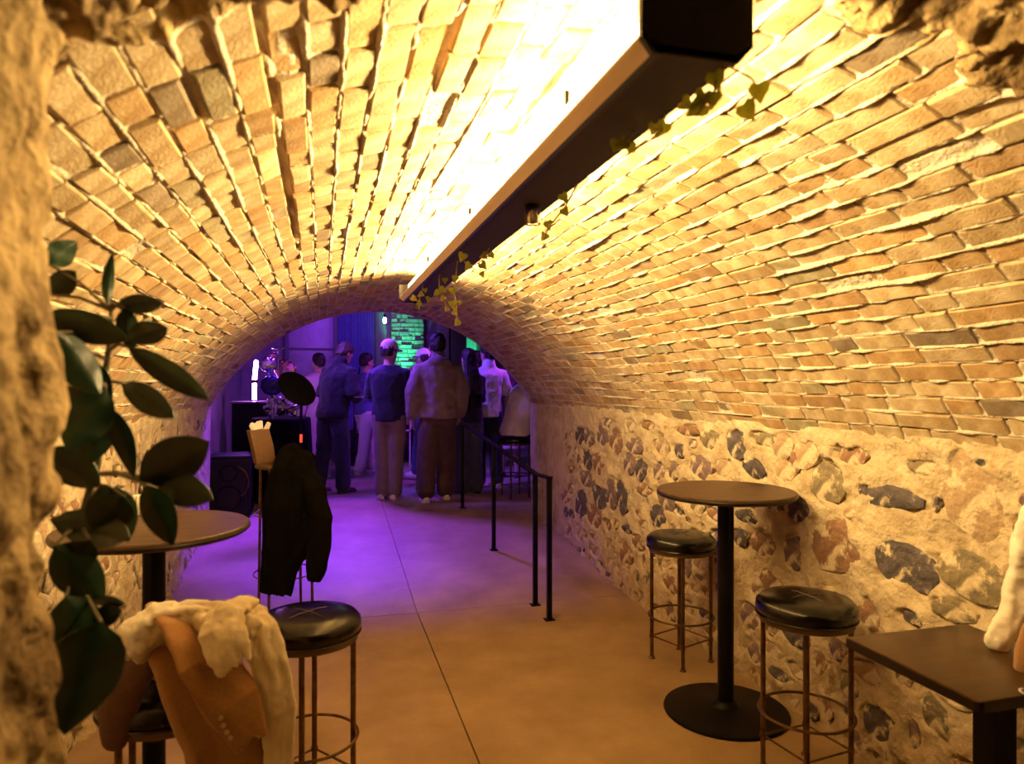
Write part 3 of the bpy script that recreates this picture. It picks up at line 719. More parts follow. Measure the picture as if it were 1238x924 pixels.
# handrail on the ramp
XH = 1.46
rail = thing('handrail', 'black steel handrail with square posts beside the ramp', 'railing', (XH, 4.46, 0))
posts = [(4.46, .945), (4.78, .93), (6.03, .93), (7.47, .91)]
for y, h in posts:
    z = floor_z(y); p = MB().box((-.016, y - 4.46 - .016, z), (.016, y - 4.46 + .016, z + h), .002).build('post', 'black_metal', rail)
    MB().box((-.034, y - 4.46 - .03, z), (.034, y - 4.46 + .03, z + .006), .001).build('foot_plate', 'black_metal', p)
rp = [(0, y - 4.46, floor_z(y) + h) for y, h in posts]
mb = MB(); rp = [(0, -.016, rp[0][2])] + rp[1:]
mb.loft([[(x * .02, p[1], p[2] + zz_) for x, zz_ in ((-1, -.006), (1, -.006), (1, .010), (-1, .010))] for p in rp])
mb.build('rail', 'black_metal', rail, smooth=False)

# tall thin stand with the paper bag and the long coat
sp_ = P(345, 560, 4.72); sp_.z = floor_z(sp_.y)
HS = 1.035
stand = thing('tall_stool', 'tall thin-legged stool under the black coat and paper bag', 'stool', sp_)
MB().lathe([(.02, HS - .03), (.19, HS - .03), (.195, HS - .015), (.19, HS - .004), (.02, HS)], 36).build('seat', 'seat_rim', stand)
for k in range(4):
    a = R(62) + k * math.pi / 2; x, y = .185 * math.cos(a), .185 * math.sin(a)
    MB().tube([(x * 1.08, y * 1.08, .008), (x, y, HS - .02)], .0095, 10).build('leg', 'bronze', stand)
MB().torus((0, 0, .70), .20, .005, 48, 6).build('upper_ring', 'bronze', stand)
MB().torus((0, 0, .30), .203, .005, 48, 6).build('foot_ring', 'bronze', stand)
def cloth_obj(name, mb, m, label=None, cat=None, voxel=.008, smooth=5, wr=None, parent=None):
    o = link(name, remeshed(mb, name, voxel, smooth, wr), m, angle=0)
    if parent: o.parent = parent; o.matrix_parent_inverse = Matrix.Translation(-parent.location)
    else: recenter(o)
    if label: tag(o, label, cat)
    return o
# paper bag leaning on the stand
bp = P(320, 553, 4.70); bp.z = sp_.z + HS
bag = thing('paper_bag', 'brown paper bag stuffed with pale tissue on the tall stool', 'bag', bp, R(20))
mb = MB(); V0 = [(-.062, -.045), (.062, -.045), (.062, .045), (-.062, .045)]
mb.loft([[(x * k + tx, y * k, z) for x, y in V0] for z, k, tx in ((0.0, .96, 0), (.01, 1, 0), (.12, 1.02, -.012), (.225, 1.0, -.03))], cap=True)
b_ = mb.build('bag_body', 'paper_bag', bag, smooth=False); b_.rotation_euler = (0, R(-4), 0)
mb = MB()
for k in range(9):
    a = random.random() * 6.28; mb.tube([(-.03 + .03 * math.cos(a), .02 * math.sin(a), .20), (-.03 + .06 * math.cos(a), .04 * math.sin(a), .25 + random.uniform(0, .03))], [.02, .012], 6, flat=.3)
mb.build('tissue_paper', 'tissue', bag, smooth=False)
# the long coat: draped over the stand, hem near the floor, one sleeve apart
def cpt(px, py, d): return P(px, py, d)
mb = MB(); CS = (CY, -SY, 0)
mb.tube([cpt(352, 548, 4.640), cpt(351, 572, 4.510), cpt(352, 615, 4.445), cpt(345, 655, 4.435), cpt(338, 690, 4.425), cpt(333, 718, 4.415)], [.07, .135, .17, .13, .105, .095], 40, flat=[.9, .55, .45, .45, .45, .45], side=CS, folds=.10, nf=7, open_end=.05)
mb.tube([cpt(372, 575, 4.550), cpt(376, 610, 4.445), cpt(372, 645, 4.415), cpt(362, 672, 4.405), cpt(355, 690, 4.405)], [.05, .085, .085, .05, .02], 30, flat=.5, side=CS, folds=.12, nf=5)
mb.tube([cpt(362, 556, 4.600), cpt(381, 595, 4.415), cpt(389, 628, 4.365), cpt(386, 660, 4.355), cpt(381, 692, 4.355), cpt(379, 702, 4.355)], [.07, .065, .058, .062, .058, .045], 26, flat=.7, side=CS, folds=.10, nf=4, open_end=.04)
mb.tube([cpt(384, 615, 4.435), cpt(394, 632, 4.385), cpt(386, 648, 4.385)], [.03, .035, .03], 16, flat=.6, side=CS)
mb.ell(sp_ + Vector((.075, -.05, HS + .03)), (.115, .14, .05))
cloth_obj('long_coat', mb, 'black_cloth', 'long black coat draped over the tall stool, one sleeve hanging', 'coat', .008, 2, wrinkles(.010, 9, (1, 1, .35), 3))

# ---------------------------------------------------------------- jackets on the near stool
SIDE = Vector((CY, -SY, 0))
mb = MB()
def path(*q): return [P(*a) for a in q]
mb.tube(path((312, 748, 1.98), (292, 738, 1.94), (262, 743, 1.91), (228, 744, 1.90), (196, 752, 1.88), (168, 772, 1.86), (152, 795, 1.84)), [.03, .036, .034, .040, .054, .060, .052], 60, flat=[.7, .6, .6, .6, .55, .45, .40], side=(0, -.35, 1), folds=.11, nf=6, open_end=.06)
mb.tube(path((236, 752, 1.92), (252, 754, 1.86), (280, 752, 1.83), (306, 760, 1.85)), [.03, .026, .028, .03], 30, flat=.7, side=(0, -.3, 1), folds=.14, nf=4)
mb.tube(path((298, 733, 1.90), (274, 744, 1.83), (267, 765, 1.79), (276, 788, 1.775), (287, 806, 1.775)), [.036, .052, .056, .052, .044], 56, flat=[.7, .55, .45, .40, .36], side=(CY, -SY, .25), folds=.12, nf=5, open_end=.05)
mb.tube(path((268, 738, 1.94), (292, 741, 1.90), (313, 768, 1.86), (328, 808, 1.845), (338, 855, 1.84), (337, 910, 1.845), (332, 990, 1.85)), [.03, .040, .047, .050, .042, .036, .045], 56, flat=[.7, .6, .5, .42, .42, .42, .4], side=(CY, -SY, .15), folds=.11, nf=6)
cream = cloth_obj('cream_jacket', mb, 'cream_cloth', 'cream cotton jacket heaped over the stool, sleeves dangling', 'jacket', .0042, 2, wrinkles(.0055, 24, (1, 1, .55), 5))
mb = MB()
mb.tube(path((196, 744, 1.94), (224, 765, 1.88), (252, 800, 1.82), (281, 852, 1.795), (305, 900, 1.79)), [.070, .084, .082, .070, .047], 40, flat=[.36, .30, .24, .22, .22], side=(CY * .8, -SY * .8, -.55), folds=.03, nf=3, open_end=.018)
bl = cloth_obj('brown_blazer', mb, 'brown_wool', 'tan brown wool blazer under the cream jacket, buttoned cuff outwards', 'blazer', .0045, 2, wrinkles(.0030, 12, (1, 1, .6), 8))
def sub(name, mb, m, parent, voxel=.008, sm=4, wr=None):
    o = link(name, remeshed(mb, name, voxel, sm, wr), m, angle=0); o.parent = parent
    o.data.transform(Matrix.Translation(-parent.location)); return o
mb = MB()
mb.tube(path((196, 790, 1.89), (206, 815, 1.86), (222, 858, 1.84), (243, 905, 1.84), (258, 960, 1.845)), [.035, .038, .040, .045, .05], 30, flat=.45, side=(CY, -SY, -.3), folds=.12, nf=4)
mb.tube(path((250, 830, 1.87), (275, 880, 1.86), (290, 930, 1.86), (294, 1000, 1.86)), [.07, .085, .085, .08], 18, flat=.35, side=(CY, -SY, 0))
mb.ell(P(232, 786, 2.06), (.14, .13, .078))
sub('jacket_body', mb, 'brown_wool', bl, .008, 4, wrinkles(.007, 9, (1, 1, .4), 9))
mb = MB(); mb.tube(path((168, 802, 1.93), (152, 830, 1.885), (142, 865, 1.88), (138, 900, 1.88)), [.05, .055, .05, .03], 14, flat=.5, side=(CY, -SY, 0))
sub('lining', mb, 'brown_lining', bl, .008, 4, wrinkles(.006, 10, (1, 1, .4), 12))
for px, py in ((266.5, 869), (270, 878), (274, 886), (278.5, 893)):
    c = P(px, py, 1.765) - bl.location
    M = (-(P(px, py, 1) - Vector((0, 0, CAM_Z)))).to_track_quat('Z', 'Y').to_matrix().to_4x4(); M.translation = c
    b_ = MB().lathe([(.002, -.002), (.0062, -.002), (.0065, .001), (.0045, .0022), (.001, .0016)], 14); me = b_.mesh('button'); me.transform(M); link('button', me, 'button', bl)

# things on the square table
mb = MB(); 
mb.tube(path((1252, 620, 2.16), (1244, 660, 2.17), (1238, 700, 2.18), (1226, 745, 2.19), (1205, 777, 2.19)), [.04, .048, .046, .042, .035], 40, flat=.7, side=(CY, -SY, 0), folds=.10, nf=5)
mb.tube(path((1242, 660, 2.2), (1246, 720, 2.2), (1240, 766, 2.2)), [.035, .042, .042], 40, flat=.8, side=(CY, -SY, 0), folds=.10, nf=6)
o = cloth_obj('fleece_jacket', mb, 'cream_cloth', 'cream fleece jacket piled on the square table', 'jacket', .006, 2, wrinkles(.006, 18, (1, 1, 1), 15))
tb = Vector((1.965, 1.575, TZ))
tote = thing('brown_pouch', 'brown leather pouch on the square table against the fleece jacket', 'pouch', tb + Vector((.05, .0, 0)), R(25))
mb = MB(); mb.loft([[(x * k, y * k2, z) for x, y in rrect(-.075, -.05, .075, .05, .02)] for z, k, k2 in ((0, .96, .9), (.006, 1, 1), (.06, 1.0, .95), (.13, .9, .6), (.17, .86, .25))]); mb.build('pouch_body', 'brown_wool', tote)
mb = MB(); mb.loft([[(x * 1.02 * k, y, z) for x, y in ((-.075, -.054), (.075, -.054), (.075, -.048), (-.075, -.048))] for z, k in ((.01, 1), (.045, 1))]); mb.build('front_pocket', 'paper_bag', tote)
mb = MB(); cp = at_z(1238, 838, TZ)
mb.tube([cp + Vector((-.020 * math.cos(a) + .01, .012 * math.sin(a), .004 + .002 * math.sin(a * 2))) for a in np.linspace(-.9, 1.6, 14)], .0028, 8)
tag(recenter(mb.build('cord_loop', 'board_white')), 'short curl of white cord at the table edge', 'cord')

# ribbed candle holder on the left table
ch = at_z(168, 622, 1.067)
mb = MB(); rings = []
for z, r_ in ((0, .026), (.004, .030), (.02, .033), (.05, .030), (.07, .026), (.075, .022)):
    rings.append([((r_ + .0025 * math.cos(12 * a)) * math.cos(a), (r_ + .0025 * math.cos(12 * a)) * math.sin(a), z) for a in (2 * math.pi * k / 72 for k in range(72))])
cd = mb.loft(rings).build('candle_holder', 'cream_cloth', loc=ch); tag(cd, 'small ribbed cream candle holder on the table behind the plant', 'candle holder')

# ---------------------------------------------------------------- leafy plant
pot = thing('potted_plant', 'tall rubber plant with broad dark leaves beside the stone jamb', 'plant', (-.80, 1.50, 0))
PL = Vector(pot.location)
MB().lathe([(.10, 0), (.11, .005), (.145, .25), (.155, .26), (.155, .29), (.14, .29), (.13, .26), (.02, .25)], 36).build('pot', 'terracotta', pot)
MB().lathe([(.02, .255), (.132, .262)], 24).build('soil', 'soil', pot)
def leaf(base, tip, wpx, m='leaf', bend=.12, roll=0.0, d0=1.2, d1=1.2, fold=.25):
    b = P(base[0], base[1], d0); t_ = P(tip[0], tip[1], d1); ax = t_ - b; L = ax.length; y = ax.normalized()
    view = (b + t_) / 2 - Vector((0, 0, CAM_Z)); view.normalize()
    x = y.cross(view).normalized(); x = (Matrix.Rotation(roll, 3, y) @ x); n_ = x.cross(y)
    W = wpx / FPX * d0; nu, nv = 9, 6; top = []; 
    for i in range(nu):
        q = i / (nu - 1); hw = .5 * W * max(.03, (math.sin(math.pi * min(1, q ** .85)) ** .75))
        if i == nu - 1: hw = .01 * W
        for j in range(nv + 1):
            e = -1 + 2 * j / nv
            p = b + y * (L * q) + x * (hw * e) + n_ * (bend * L * math.sin(math.pi * q) - fold * hw * (1 - abs(e)) + .03 * W * math.sin(q * 14 + e * 2) * abs(e))
            top.append(p - PL)
    m_ = nv + 1; fs = [(i * m_ + j, i * m_ + j + 1, (i + 1) * m_ + j + 1, (i + 1) * m_ + j) for i in range(nu - 1) for j in range(nv)]
    lo = [p - n_ * .0016 for p in top]; N_ = len(top)
    fs2 = [tuple(k + N_ for k in reversed(f)) for f in fs]
    rim = [(i * m_, (i + 1) * m_, (i + 1) * m_ + N_, i * m_ + N_) for i in range(nu - 1)] + [((i + 1) * m_ + nv, i * m_ + nv, i * m_ + nv + N_, (i + 1) * m_ + nv + N_) for i in range(nu - 1)]
    o = MB().add(top + lo, fs + fs2 + rim).build('leaf', m, pot, angle=60)
    rib = [b - PL + y * (L * q) + n_ * (bend * L * math.sin(math.pi * q) - fold * .5 * W * math.sin(math.pi * min(1, q ** .85)) ** .75 + .001) for q in np.linspace(0, .95, 8)]
    MB().tube(rib, [.0022 - .0016 * k / 7 for k in range(8)], 5).build('midrib', m, o)
    return b
LP = 'leaf'
LEAVES = [((60, 320), (92, 292), 32, LP, 1.30), ((60, 356), (92, 328), 30, 'leaf', 1.30), ((129, 368), (136, 305), 14, 'leaf', 1.22), ((140, 370), (198, 367), 25, 'leaf', 1.22),
 ((155, 412), (203, 396), 32, 'leaf', 1.22), ((52, 380), (156, 412), 40, LP, 1.12), ((68, 402), (122, 478), 48, LP, 1.10), ((155, 420), (254, 484), 30, 'leaf', 1.20), ((148, 464), (212, 506), 32, LP, 1.18),
 ((128, 470), (80, 545), 52, 'leaf', 1.16), ((132, 492), (163, 578), 26, 'leaf', 1.16), ((168, 580), (254, 534), 58, 'leaf', 1.20), ((190, 582), (258, 604), 40, 'leaf', 1.22), ((176, 586), (210, 660), 38, LP, 1.17),
 ((54, 545), (122, 588), 44, 'leaf', 1.20), ((118, 590), (156, 655), 56, 'leaf', 1.20), ((62, 628), (158, 650), 44, 'leaf', 1.22), ((108, 652), (68, 705), 48, 'leaf', 1.16), ((66, 660), (126, 730), 52, 'leaf', 1.14), ((112, 726), (152, 731), 14, 'leaf', 1.16),
 ((104, 754), (148, 738), 26, LP, 1.15), ((122, 752), (78, 888), 92, 'leaf', 1.06), ((64, 752), (130, 782), 40, 'leaf', 1.14), ((92, 430), (130, 500), 44, 'leaf', 1.19), ((150, 372), (160, 425), 26, 'leaf', 1.21),
 ((80, 720), (105, 800), 60, 'leaf', 1.12), ((120, 505), (110, 560), 40, 'leaf', 1.2), ((150, 600), (120, 640), 50, 'leaf', 1.2), ((60, 500), (110, 480), 50, 'leaf', 1.18)]
bases = []
for (b, t_, wpx, m, d) in LEAVES:
    bases.append(leaf(b, t_, wpx, m, random.uniform(.03, .12), random.uniform(-.35, .35), d, d + random.uniform(-.06, .04)))
trunk = [Vector((-.80, 1.50, .25)), Vector((-.72, 1.46, .6)), P(70, 840, 1.28), P(88, 740, 1.25), P(96, 640, 1.24), P(118, 560, 1.24), P(125, 470, 1.24), P(135, 400, 1.24), P(134, 370, 1.23)]
MB().tube([p - PL for p in trunk], [.012, .011, .010, .009, .008, .007, .006, .005, .003], 8).build('trunk', 'stem', pot)
dense = []
for a, b in zip(trunk[2:-1], trunk[3:]): dense += [a.lerp(b, k / 6) for k in range(6)]
for b in bases:
    q = min(((b - p).length + .3 * max(0, p.z - b.z), i) for i, p in enumerate(dense))[1]
    MB().tube([dense[q] - PL, (dense[q] + b) / 2 - PL + Vector((0, 0, .008)), b - PL], [.004, .003, .0025], 6).build('petiole', 'stem', pot)

# ================================================================== HALL OBJECTS
def hp(px, py): return on_floor(px, py)
# slatted bench along the back
bn = thing('slatted_bench', 'dark slatted bench running along the foot of the back wall', 'bench', (1.0, 12.2, HALL_Z))
for z in (.10, .24, .38): MB().box((-1.5, -.26, z), (1.5, -.22, z + .09), .004).build('slat', 'bench_wood', bn)
for y in (-.22, -.08, .06, .20): MB().box((-1.5, y, .50), (1.5, y + .12, .53), .004).build('seat_slat', 'bench_wood', bn)
for x in (-1.4, -.5, .5, 1.4): MB().box((x - .04, -.22, 0), (x + .04, .3, .50)).build('leg_frame', 'bench_wood', bn)
MB().box((-1.5, -.275, .52), (1.5, -.255, .545), .003).build('lit_edge', 'door_metal', bn)  # paler strip paints the light caught along the bench's top edge
# framed standing board
bpz = hp(482, 572); bd = thing('framed_board', 'black standing board in a thin white frame before the green pier', 'board', (bpz.x, 11.0, HALL_Z))
xr = at_y(497, 500, 11.0).x - bpz.x; zt = at_y(490, 445, 11.0).z - HALL_Z
MB().box((xr - .52, -.015, .55), (xr, .015, zt), .003).build('panel', 'board_black', bd)
for lo, hi in (((xr - .52, -.022, zt - .025), (xr, -.012, zt)), ((xr - .025, -.022, .55), (xr, -.012, zt)), ((xr - .52, -.022, .55), (xr - .495, -.012, zt)), ((xr - .52, -.022, .55), (xr, -.012, .575))):
    MB().box(lo, hi).build('frame_bar', 'board_white', bd)
MB().tube([(xr - .02, 0, .56), (xr - .02, -.0, 0.0)], .012).build('leg', 'board_white', bd); MB().tube([(xr - .5, 0, .56), (xr - .5, 0, 0)], .012).build('leg', 'board_white', bd)
MB().tube([(xr - .26, .01, .9), (xr - .26, .35, 0)], .012).build('leg', 'board_white', bd)
# hanging white lamp
lp = at_y(465, 388, 12.2)
hl_ = thing('hanging_lamp', 'small bright white bulb on a short bracket near the green pier', 'lamp', lp)
MB().lathe([(.006, -.05), (.024, -.03), (.032, 0), (.022, .04), (.012, .06)], 18).build('bulb', 'white_lamp', hl_)
MB().lathe([(.016, .055), (.02, .06), (.02, .11), (.01, .115)], 16).build('socket', 'black_metal', hl_)
MB().tube([(0, 0, .11), (0, 0, HZ - lp.z)], .006).build('cord', 'black_metal', hl_)
# rail the lamp hangs beside
# dracaena in silhouette
dp = hp(428, 563); dr = thing('potted_dracaena', 'spiky leaved potted plant before the blue curtain', 'plant', (dp.x, 11.4, HALL_Z))
MB().lathe([(.12, 0), (.13, .01), (.17, .38), (.16, .40), (.02, .38)], 28).build('pot', 'board_black', dr)
MB().tube([(0, 0, .36), (.02, 0, .8), (0, .02, 1.05)], [.025, .022, .018], 8).build('trunk', 'stem', dr)
for k in range(30):
    a = k * 2.4; el = random.uniform(.35, 1.35); L = random.uniform(.5, .78); pts = []
    for q in np.linspace(0, 1, 7):
        rr = L * q * math.cos(el) ; z = 1.0 + L * q * math.sin(el) - .22 * q * q * L / max(.4, math.sin(el)) ; pts.append((rr * math.cos(a), rr * math.sin(a), z))
    MB().tube(pts, [.016, .026, .028, .026, .02, .012, .003], 6, flat=.12, side=(-math.sin(a), math.cos(a), 0)).build('leaf', 'leaf', dr)
# neon tube on a plinth
npz = at_y(306, 485, 9.0)
pz = thing('plinth', 'tall black plinth against the hall side wall carrying the neon tube', 'plinth', (npz.x, 9.0, HALL_Z))
MB().box((-.22, -.18, 0), (.18, .18, npz.z - HALL_Z - .02), .006).build('plinth_body', 'board_black', pz)
MB().box((-.24, -.20, npz.z - HALL_Z - .02), (.20, .20, npz.z - HALL_Z), .005).build('plinth_top', 'door_metal', pz)
ne = thing('neon_tube', 'upright glowing violet neon tube standing on the plinth', 'light', (npz.x + .02, 8.95, npz.z))
MB().lathe([(.05, 0), (.05, .015), (.02, .02)], 20).build('base', 'black_metal', ne)
MB().tube([(0, 0, .02), (.0, 0, .22)], .024, 14).build('tube', 'neon', ne)
MB().lathe([(.028, .215), (.032, .22), (.032, .25), (.028, .255)], 16).build('joint_sleeve', 'black_metal', ne)
MB().tube([(0, 0, .25), (.02, 0, .47)], .024, 14).build('tube', 'neon', ne)
# black loudspeaker cabinet on the ramp edge
cp = Vector((-.90, 7.70, floor_z(7.5)))
sb = thing('speaker_cabinet', 'black speaker cabinet on the floor just inside the arch beside the plinth', 'speaker', cp)
MB().box((-.20, -.22, -.02), (.20, .24, .62), .012).build('cabinet', 'board_black', sb)
MB().box((-.17, -.235, .05), (.17, -.218, .58), .004).build('grille', 'c_black', sb)
for z, r_ in ((.20, .12), (.45, .08)): MB().torus((0, 0, 0), r_, .008, 32, 6).build('driver_ring', 'black_metal', sb, loc=(0, -.236, z), rot=(R(90), 0, 0))
mb = MB(); mb.tube([(.05 + .14 * math.sin(a), -.245, .36 + .16 * math.cos(a)) for a in np.linspace(.3, 2.6, 16)], .006, 8); mb.build('cable', 'bronze', sb)
# tilted black oval on a pole with a red pilot light
op = P(364, 560, 7.0); op.z = floor_z(op.y)
ov = thing('oval_lamp_head', 'tilted black oval lamp head on a pole with red pilot light', 'lamp', op)
oc = P(359, 470, 7.0) - op
M = Matrix.Rotation(R(15), 4, 'Z') @ Matrix.Rotation(R(38), 4, 'Y') @ Matrix.Rotation(R(80), 4, 'X')
mb = MB(); mb.lathe([(.02, -.05), (.10, -.045), (.16, -.02), (.17, 0), (.165, .015), (.02, .02)], 32); me = mb.mesh('head'); me.transform(Matrix.Translation(oc) @ M @ Matrix.Diagonal((1.25, .85, 1, 1))); link('head', me, 'black_metal', ov)
MB().tube([(0, 0, .02), (0, 0, oc.z - .08), oc], .014).build('pole', 'black_metal', ov)
MB().lathe([(.16, 0), (.16, .012), (.03, .02)], 28).build('base', 'black_metal', ov)
rz_ = P(364, 530, 7.0) - op
MB().box(rz_ + Vector((-.012, -.035, -.04)), rz_ + Vector((.012, -.012, .04)), .004).build('pilot_light', 'red_lamp', ov)
# covered gear heap with crumpled foil and balloons above it
gp = P(340, 560, 7.9); gp.z = floor_z(gp.y)
gr = thing('draped_table', 'small table under a black cloth by the plinth', 'table', gp)
th = P(340, 505, 7.9).z - gp.z
cm = []
for z, k in ((0.02, 1.08), (.2, 1.05), (th * .6, 1.02), (th - .03, 1.0), (th - .004, .98), (th, .94)):
    cm.append([(.32 * k * math.cos(a) * (1 + .05 * math.sin(9 * a) * (1 if z < th - .05 else 0)), .42 * k * math.sin(a) * (1 + .05 * math.sin(9 * a) * (1 if z < th - .05 else 0)), z) for a in (2 * math.pi * i / 72 for i in range(72))])
MB().loft(cm).build('table_cloth', 'black_cloth', gr)
mb = MB(); mb.tube([P(326, 497, 7.8), P(336, 490, 7.8), P(348, 487, 7.8), P(356, 497, 7.8)], [.05, .10, .10, .04], 18, flat=.6, side=(0, 0, 1))
me = remeshed(mb, 'foil_sheet', .014, 1, wrinkles(.05, 12, (1, 1, 1), 33)); o = link('foil_sheet', me, 'foil', smooth=False); recenter(o); o.location.z = gp.z + th; tag(o, 'crumpled silver foil sheet heaped on the black clothed table', 'foil')
BAL = [('foil_balloon', 'pale crumpled foil balloon floating beside the neon tube', 325, 441, 7.75, (.10, .05, .085), 'foil', 20),
       ('foil_balloon', 'rose-rimmed round foil balloon behind the oval lamp head', 345, 447, 8.25, (.13, .05, .12), 'rose_foil', -15),
       ('foil_balloon', 'dark navy foil balloon below the pale one', 329, 466, 7.6, (.125, .06, .11), 'navy_foil', 5),
       ('foil_balloon', 'flat pale foil disc balloon, topmost of the bunch', 336, 421, 8.1, (.07, .07, .022), 'foil', 0),
       ('foil_balloon', 'small rose foil balloon under the flat disc', 331, 431, 7.95, (.06, .03, .05), 'rose_foil', 40)]
for nm, lab, px, py, d, r_, m, rz in BAL:
    rib_z = gp.z + th + (.12 if (px, py) == (325, 441) else 0)
    c = P(px, py, d); o = thing(nm, lab, 'balloon', c, R(rz), 'foil balloons by the plinth')
    b = MB().ell((0, 0, 0), r_, 24, 13); me = b.mesh('envelope')
    n_ = len(me.vertices); a = np.empty(n_ * 3); me.vertices.foreach_get('co', a); a = a.reshape(-1, 3)
    ang = np.arctan2(a[:, 2], a[:, 0]); a[:, 1] *= 1 + .35 * np.sin(ang * 10); a *= (1 + .04 * np.sin(ang * 10))[:, None]; me.vertices.foreach_set('co', a.ravel()); me.update()
    link('envelope', me, m, o, angle=60)
    MB().tube([(0, 0, -r_[2] * .95), (0, 0, -r_[2] - .02)], [.006, .012], 8).build('neck', m, o)
    MB().tube([(0, 0, -r_[2] - .015), (.01, 0, (rib_z - c.z) * .5), (0, 0, rib_z - c.z + .001)], .0025, 5).build('ribbon', 'tissue', o)

# ================================================================== PEOPLE
def person(label, foot, H, face, top, bottom, shoes='shoe_dark', hair='hair_dark', sleeves='long', pose=None, long_hair=False, cap=None, skirt=None,
           loose=0.02, leg_w=1.0, hem=None, collar=False, hood=False, hem_top=.86, seed=0, hair_on=True):
    pose = pose or {}
    s = H / 1.75
    o = thing('person', label, 'person', foot, R(face), 'people standing in the hall')
    lean = pose.get('lean', 0.0); hipz = pose.get('hipz', .92); dz = hipz - .92
    def lz(v):                        # forward lean grows with height above the hips
        x, y, z = v; k = max(0, z - .92); sx = pose.get('slant', 0.0)
        return Vector((x + sx * k, y + lean * k, z + dz))
    hipL, hipR = Vector((-.09, 0, hipz)), Vector((.09, 0, hipz))
    fL = Vector((*pose.get('lfoot', (-.11, .02)), .08 + pose.get('lz', 0))); fR = Vector((*pose.get('rfoot', (.11, -.02)), .08 + pose.get('rz', 0)))
    def knee(h, f, b): m = h.lerp(f, .52); m.y += b; return m
    kL = pose.get('lknee') or knee(hipL, fL, pose.get('lbend', .02)); kR = pose.get('rknee') or knee(hipR, fR, pose.get('rbend', .02))
    kL, kR = Vector(kL), Vector(kR)
    shL, shR = lz((-.172, 0, 1.395)), lz((.172, 0, 1.395))
    arms = []
    for sh, key, sg in ((shL, 'l', -1), (shR, 'r', 1)):
        el = lz(pose.get(key + 'elb', (sg * .25, -.03, 1.14))); wr = lz(pose.get(key + 'wri', (sg * .26, .04, .89))); arms.append((sh, el, wr))
    hy, hpz = R(pose.get('hyaw', 0)), R(pose.get('hpitch', 0))
    nb = lz((0, .0, 1.49)); HM = Matrix.Translation(nb) @ Matrix.Rotation(hy, 4, 'Z') @ Matrix.Rotation(-hpz, 4, 'X') @ Matrix.Translation(Vector((0, 0, -1.49)))
    def torso(mb, e, z0, z1=1.455, n=20):
        rings = []
        prof = [(z0, .165 if z0 < .95 else .15, .115), (.93, .168, .118), (1.05, .15, .105), (1.18, .162, .112), (1.30, .178, .120), (1.38, .185, .112), (1.43, .155, .095), (z1 + .02, .085, .075)]
        prof = [p for i, p in enumerate(prof) if i == 0 or p[0] > z0 + .02]
        for z, rx, ry in prof:
            c = lz((0, 0, z)); ee = e if z < 1.4 else e * .7
            rings.append([c + Vector(((rx + ee) * math.cos(a), (ry + ee) * math.sin(a), 0)) for a in (2 * math.pi * k / n for k in range(n))])
        mb.loft(rings)
    # --- body
    mb = MB(); torso(mb, -.01, .86)
    mb.tube([lz((0, -.005, 1.42)), HM @ Vector((0, .0, 1.56))], [.062, .055], 14)
    hr = []
    for z, rx, ry, cy in ((1.508, .026, .030, .045), (1.525, .046, .055, .028), (1.56, .061, .080, .014), (1.60, .070, .092, .008), (1.64, .075, .097, .003), (1.68, .075, .097, -.002), (1.715, .064, .084, -.004), (1.74, .04, .052, -.005), (1.75, .012, .015, -.005)):
        hr.append([HM @ Vector((rx * math.cos(a), cy + ry * math.sin(a), z)) for a in (2 * math.pi * k / 18 for k in range(18))])
    mb.loft(hr)
    mb.tube([HM @ Vector((0, .098, 1.635)), HM @ Vector((0, .115, 1.598))], [.009, .014], 8)
    mb.tube([HM @ Vector((-.024, .083, 1.562)), HM @ Vector((0, .096, 1.562)), HM @ Vector((.024, .083, 1.562))], .008, 8)
    mb.tube([HM @ Vector((-.04, .085, 1.655)), HM @ Vector((.04, .085, 1.655))], .012, 8)
    for sg in (-1, 1): mb.ell(HM @ Vector((sg * .078, -.005, 1.615)), (.012, .02, .032), 10, 7)
    for (sh, el, wr), sg in zip(arms, (-1, 1)):
        mb.tube([sh, el, wr], [.048, .040, .028], 12)
        dr_ = (wr - el).normalized(); sd = Vector((0, 1, 0)) - dr_ * dr_.y; sd = sd.normalized() if sd.length > .2 else dr_.orthogonal().normalized()
        nrm = dr_.cross(sd)
        mb.tube([wr, wr + dr_ * .045, wr + dr_ * .09], [.026, .040, .038], 10, flat=.45, side=sd)
        for q, ln in ((-.030, .062), (-.010, .076), (.010, .080), (.029, .070)):
            b0 = wr + dr_ * .088 + sd * q; k1 = b0 + dr_ * ln * .5 + nrm * (-sg * .008); k2 = b0 + dr_ * ln * .9 + nrm * (-sg * .028)
            mb.tube([b0, k1, k2], [.0095, .009, .008], 7)
        t0 = wr + dr_ * .03 + sd * .032; mb.tube([t0, t0 + dr_ * .03 + sd * .025, t0 + dr_ * .058 + sd * .03], [.012, .011, .009], 7)
    for h, k, f in ((hipL, kL, fL), (hipR, kR, fR)): mb.tube([h, k, f], [.085, .055, .038], 12); mb.tube([f + Vector((0, -.03, -.04)), f + Vector((0, .12, -.05))], [.035, .03], 8)
    body = link('body', remeshed(mb, 'body', .010, 2), 'skin', o, angle=0)
    for sg in (-1, 1): MB().ell((0, 0, 0), (.011, .008, .010), 10, 7).build('eye', 'eye', body, loc=HM @ Vector((sg * .031, .088, 1.632)))
    # --- top
    mb = MB(); loose = max(loose, .02); torso(mb, loose, hem_top)
    for sh, el, wr in arms:
        if sleeves == 'long': mb.tube([sh + (lz((0, 0, 1.38)) - sh) * .25, sh, el, el.lerp(wr, .93)], [.060, .060 + loose * .5, .050 + loose * .8, .040 + loose * .6], 14)
        else: mb.tube([sh + (lz((0, 0, 1.38)) - sh) * .25, sh, sh.lerp(el, .78)], [.065, .066 + loose * .6, .062 + loose], 14)
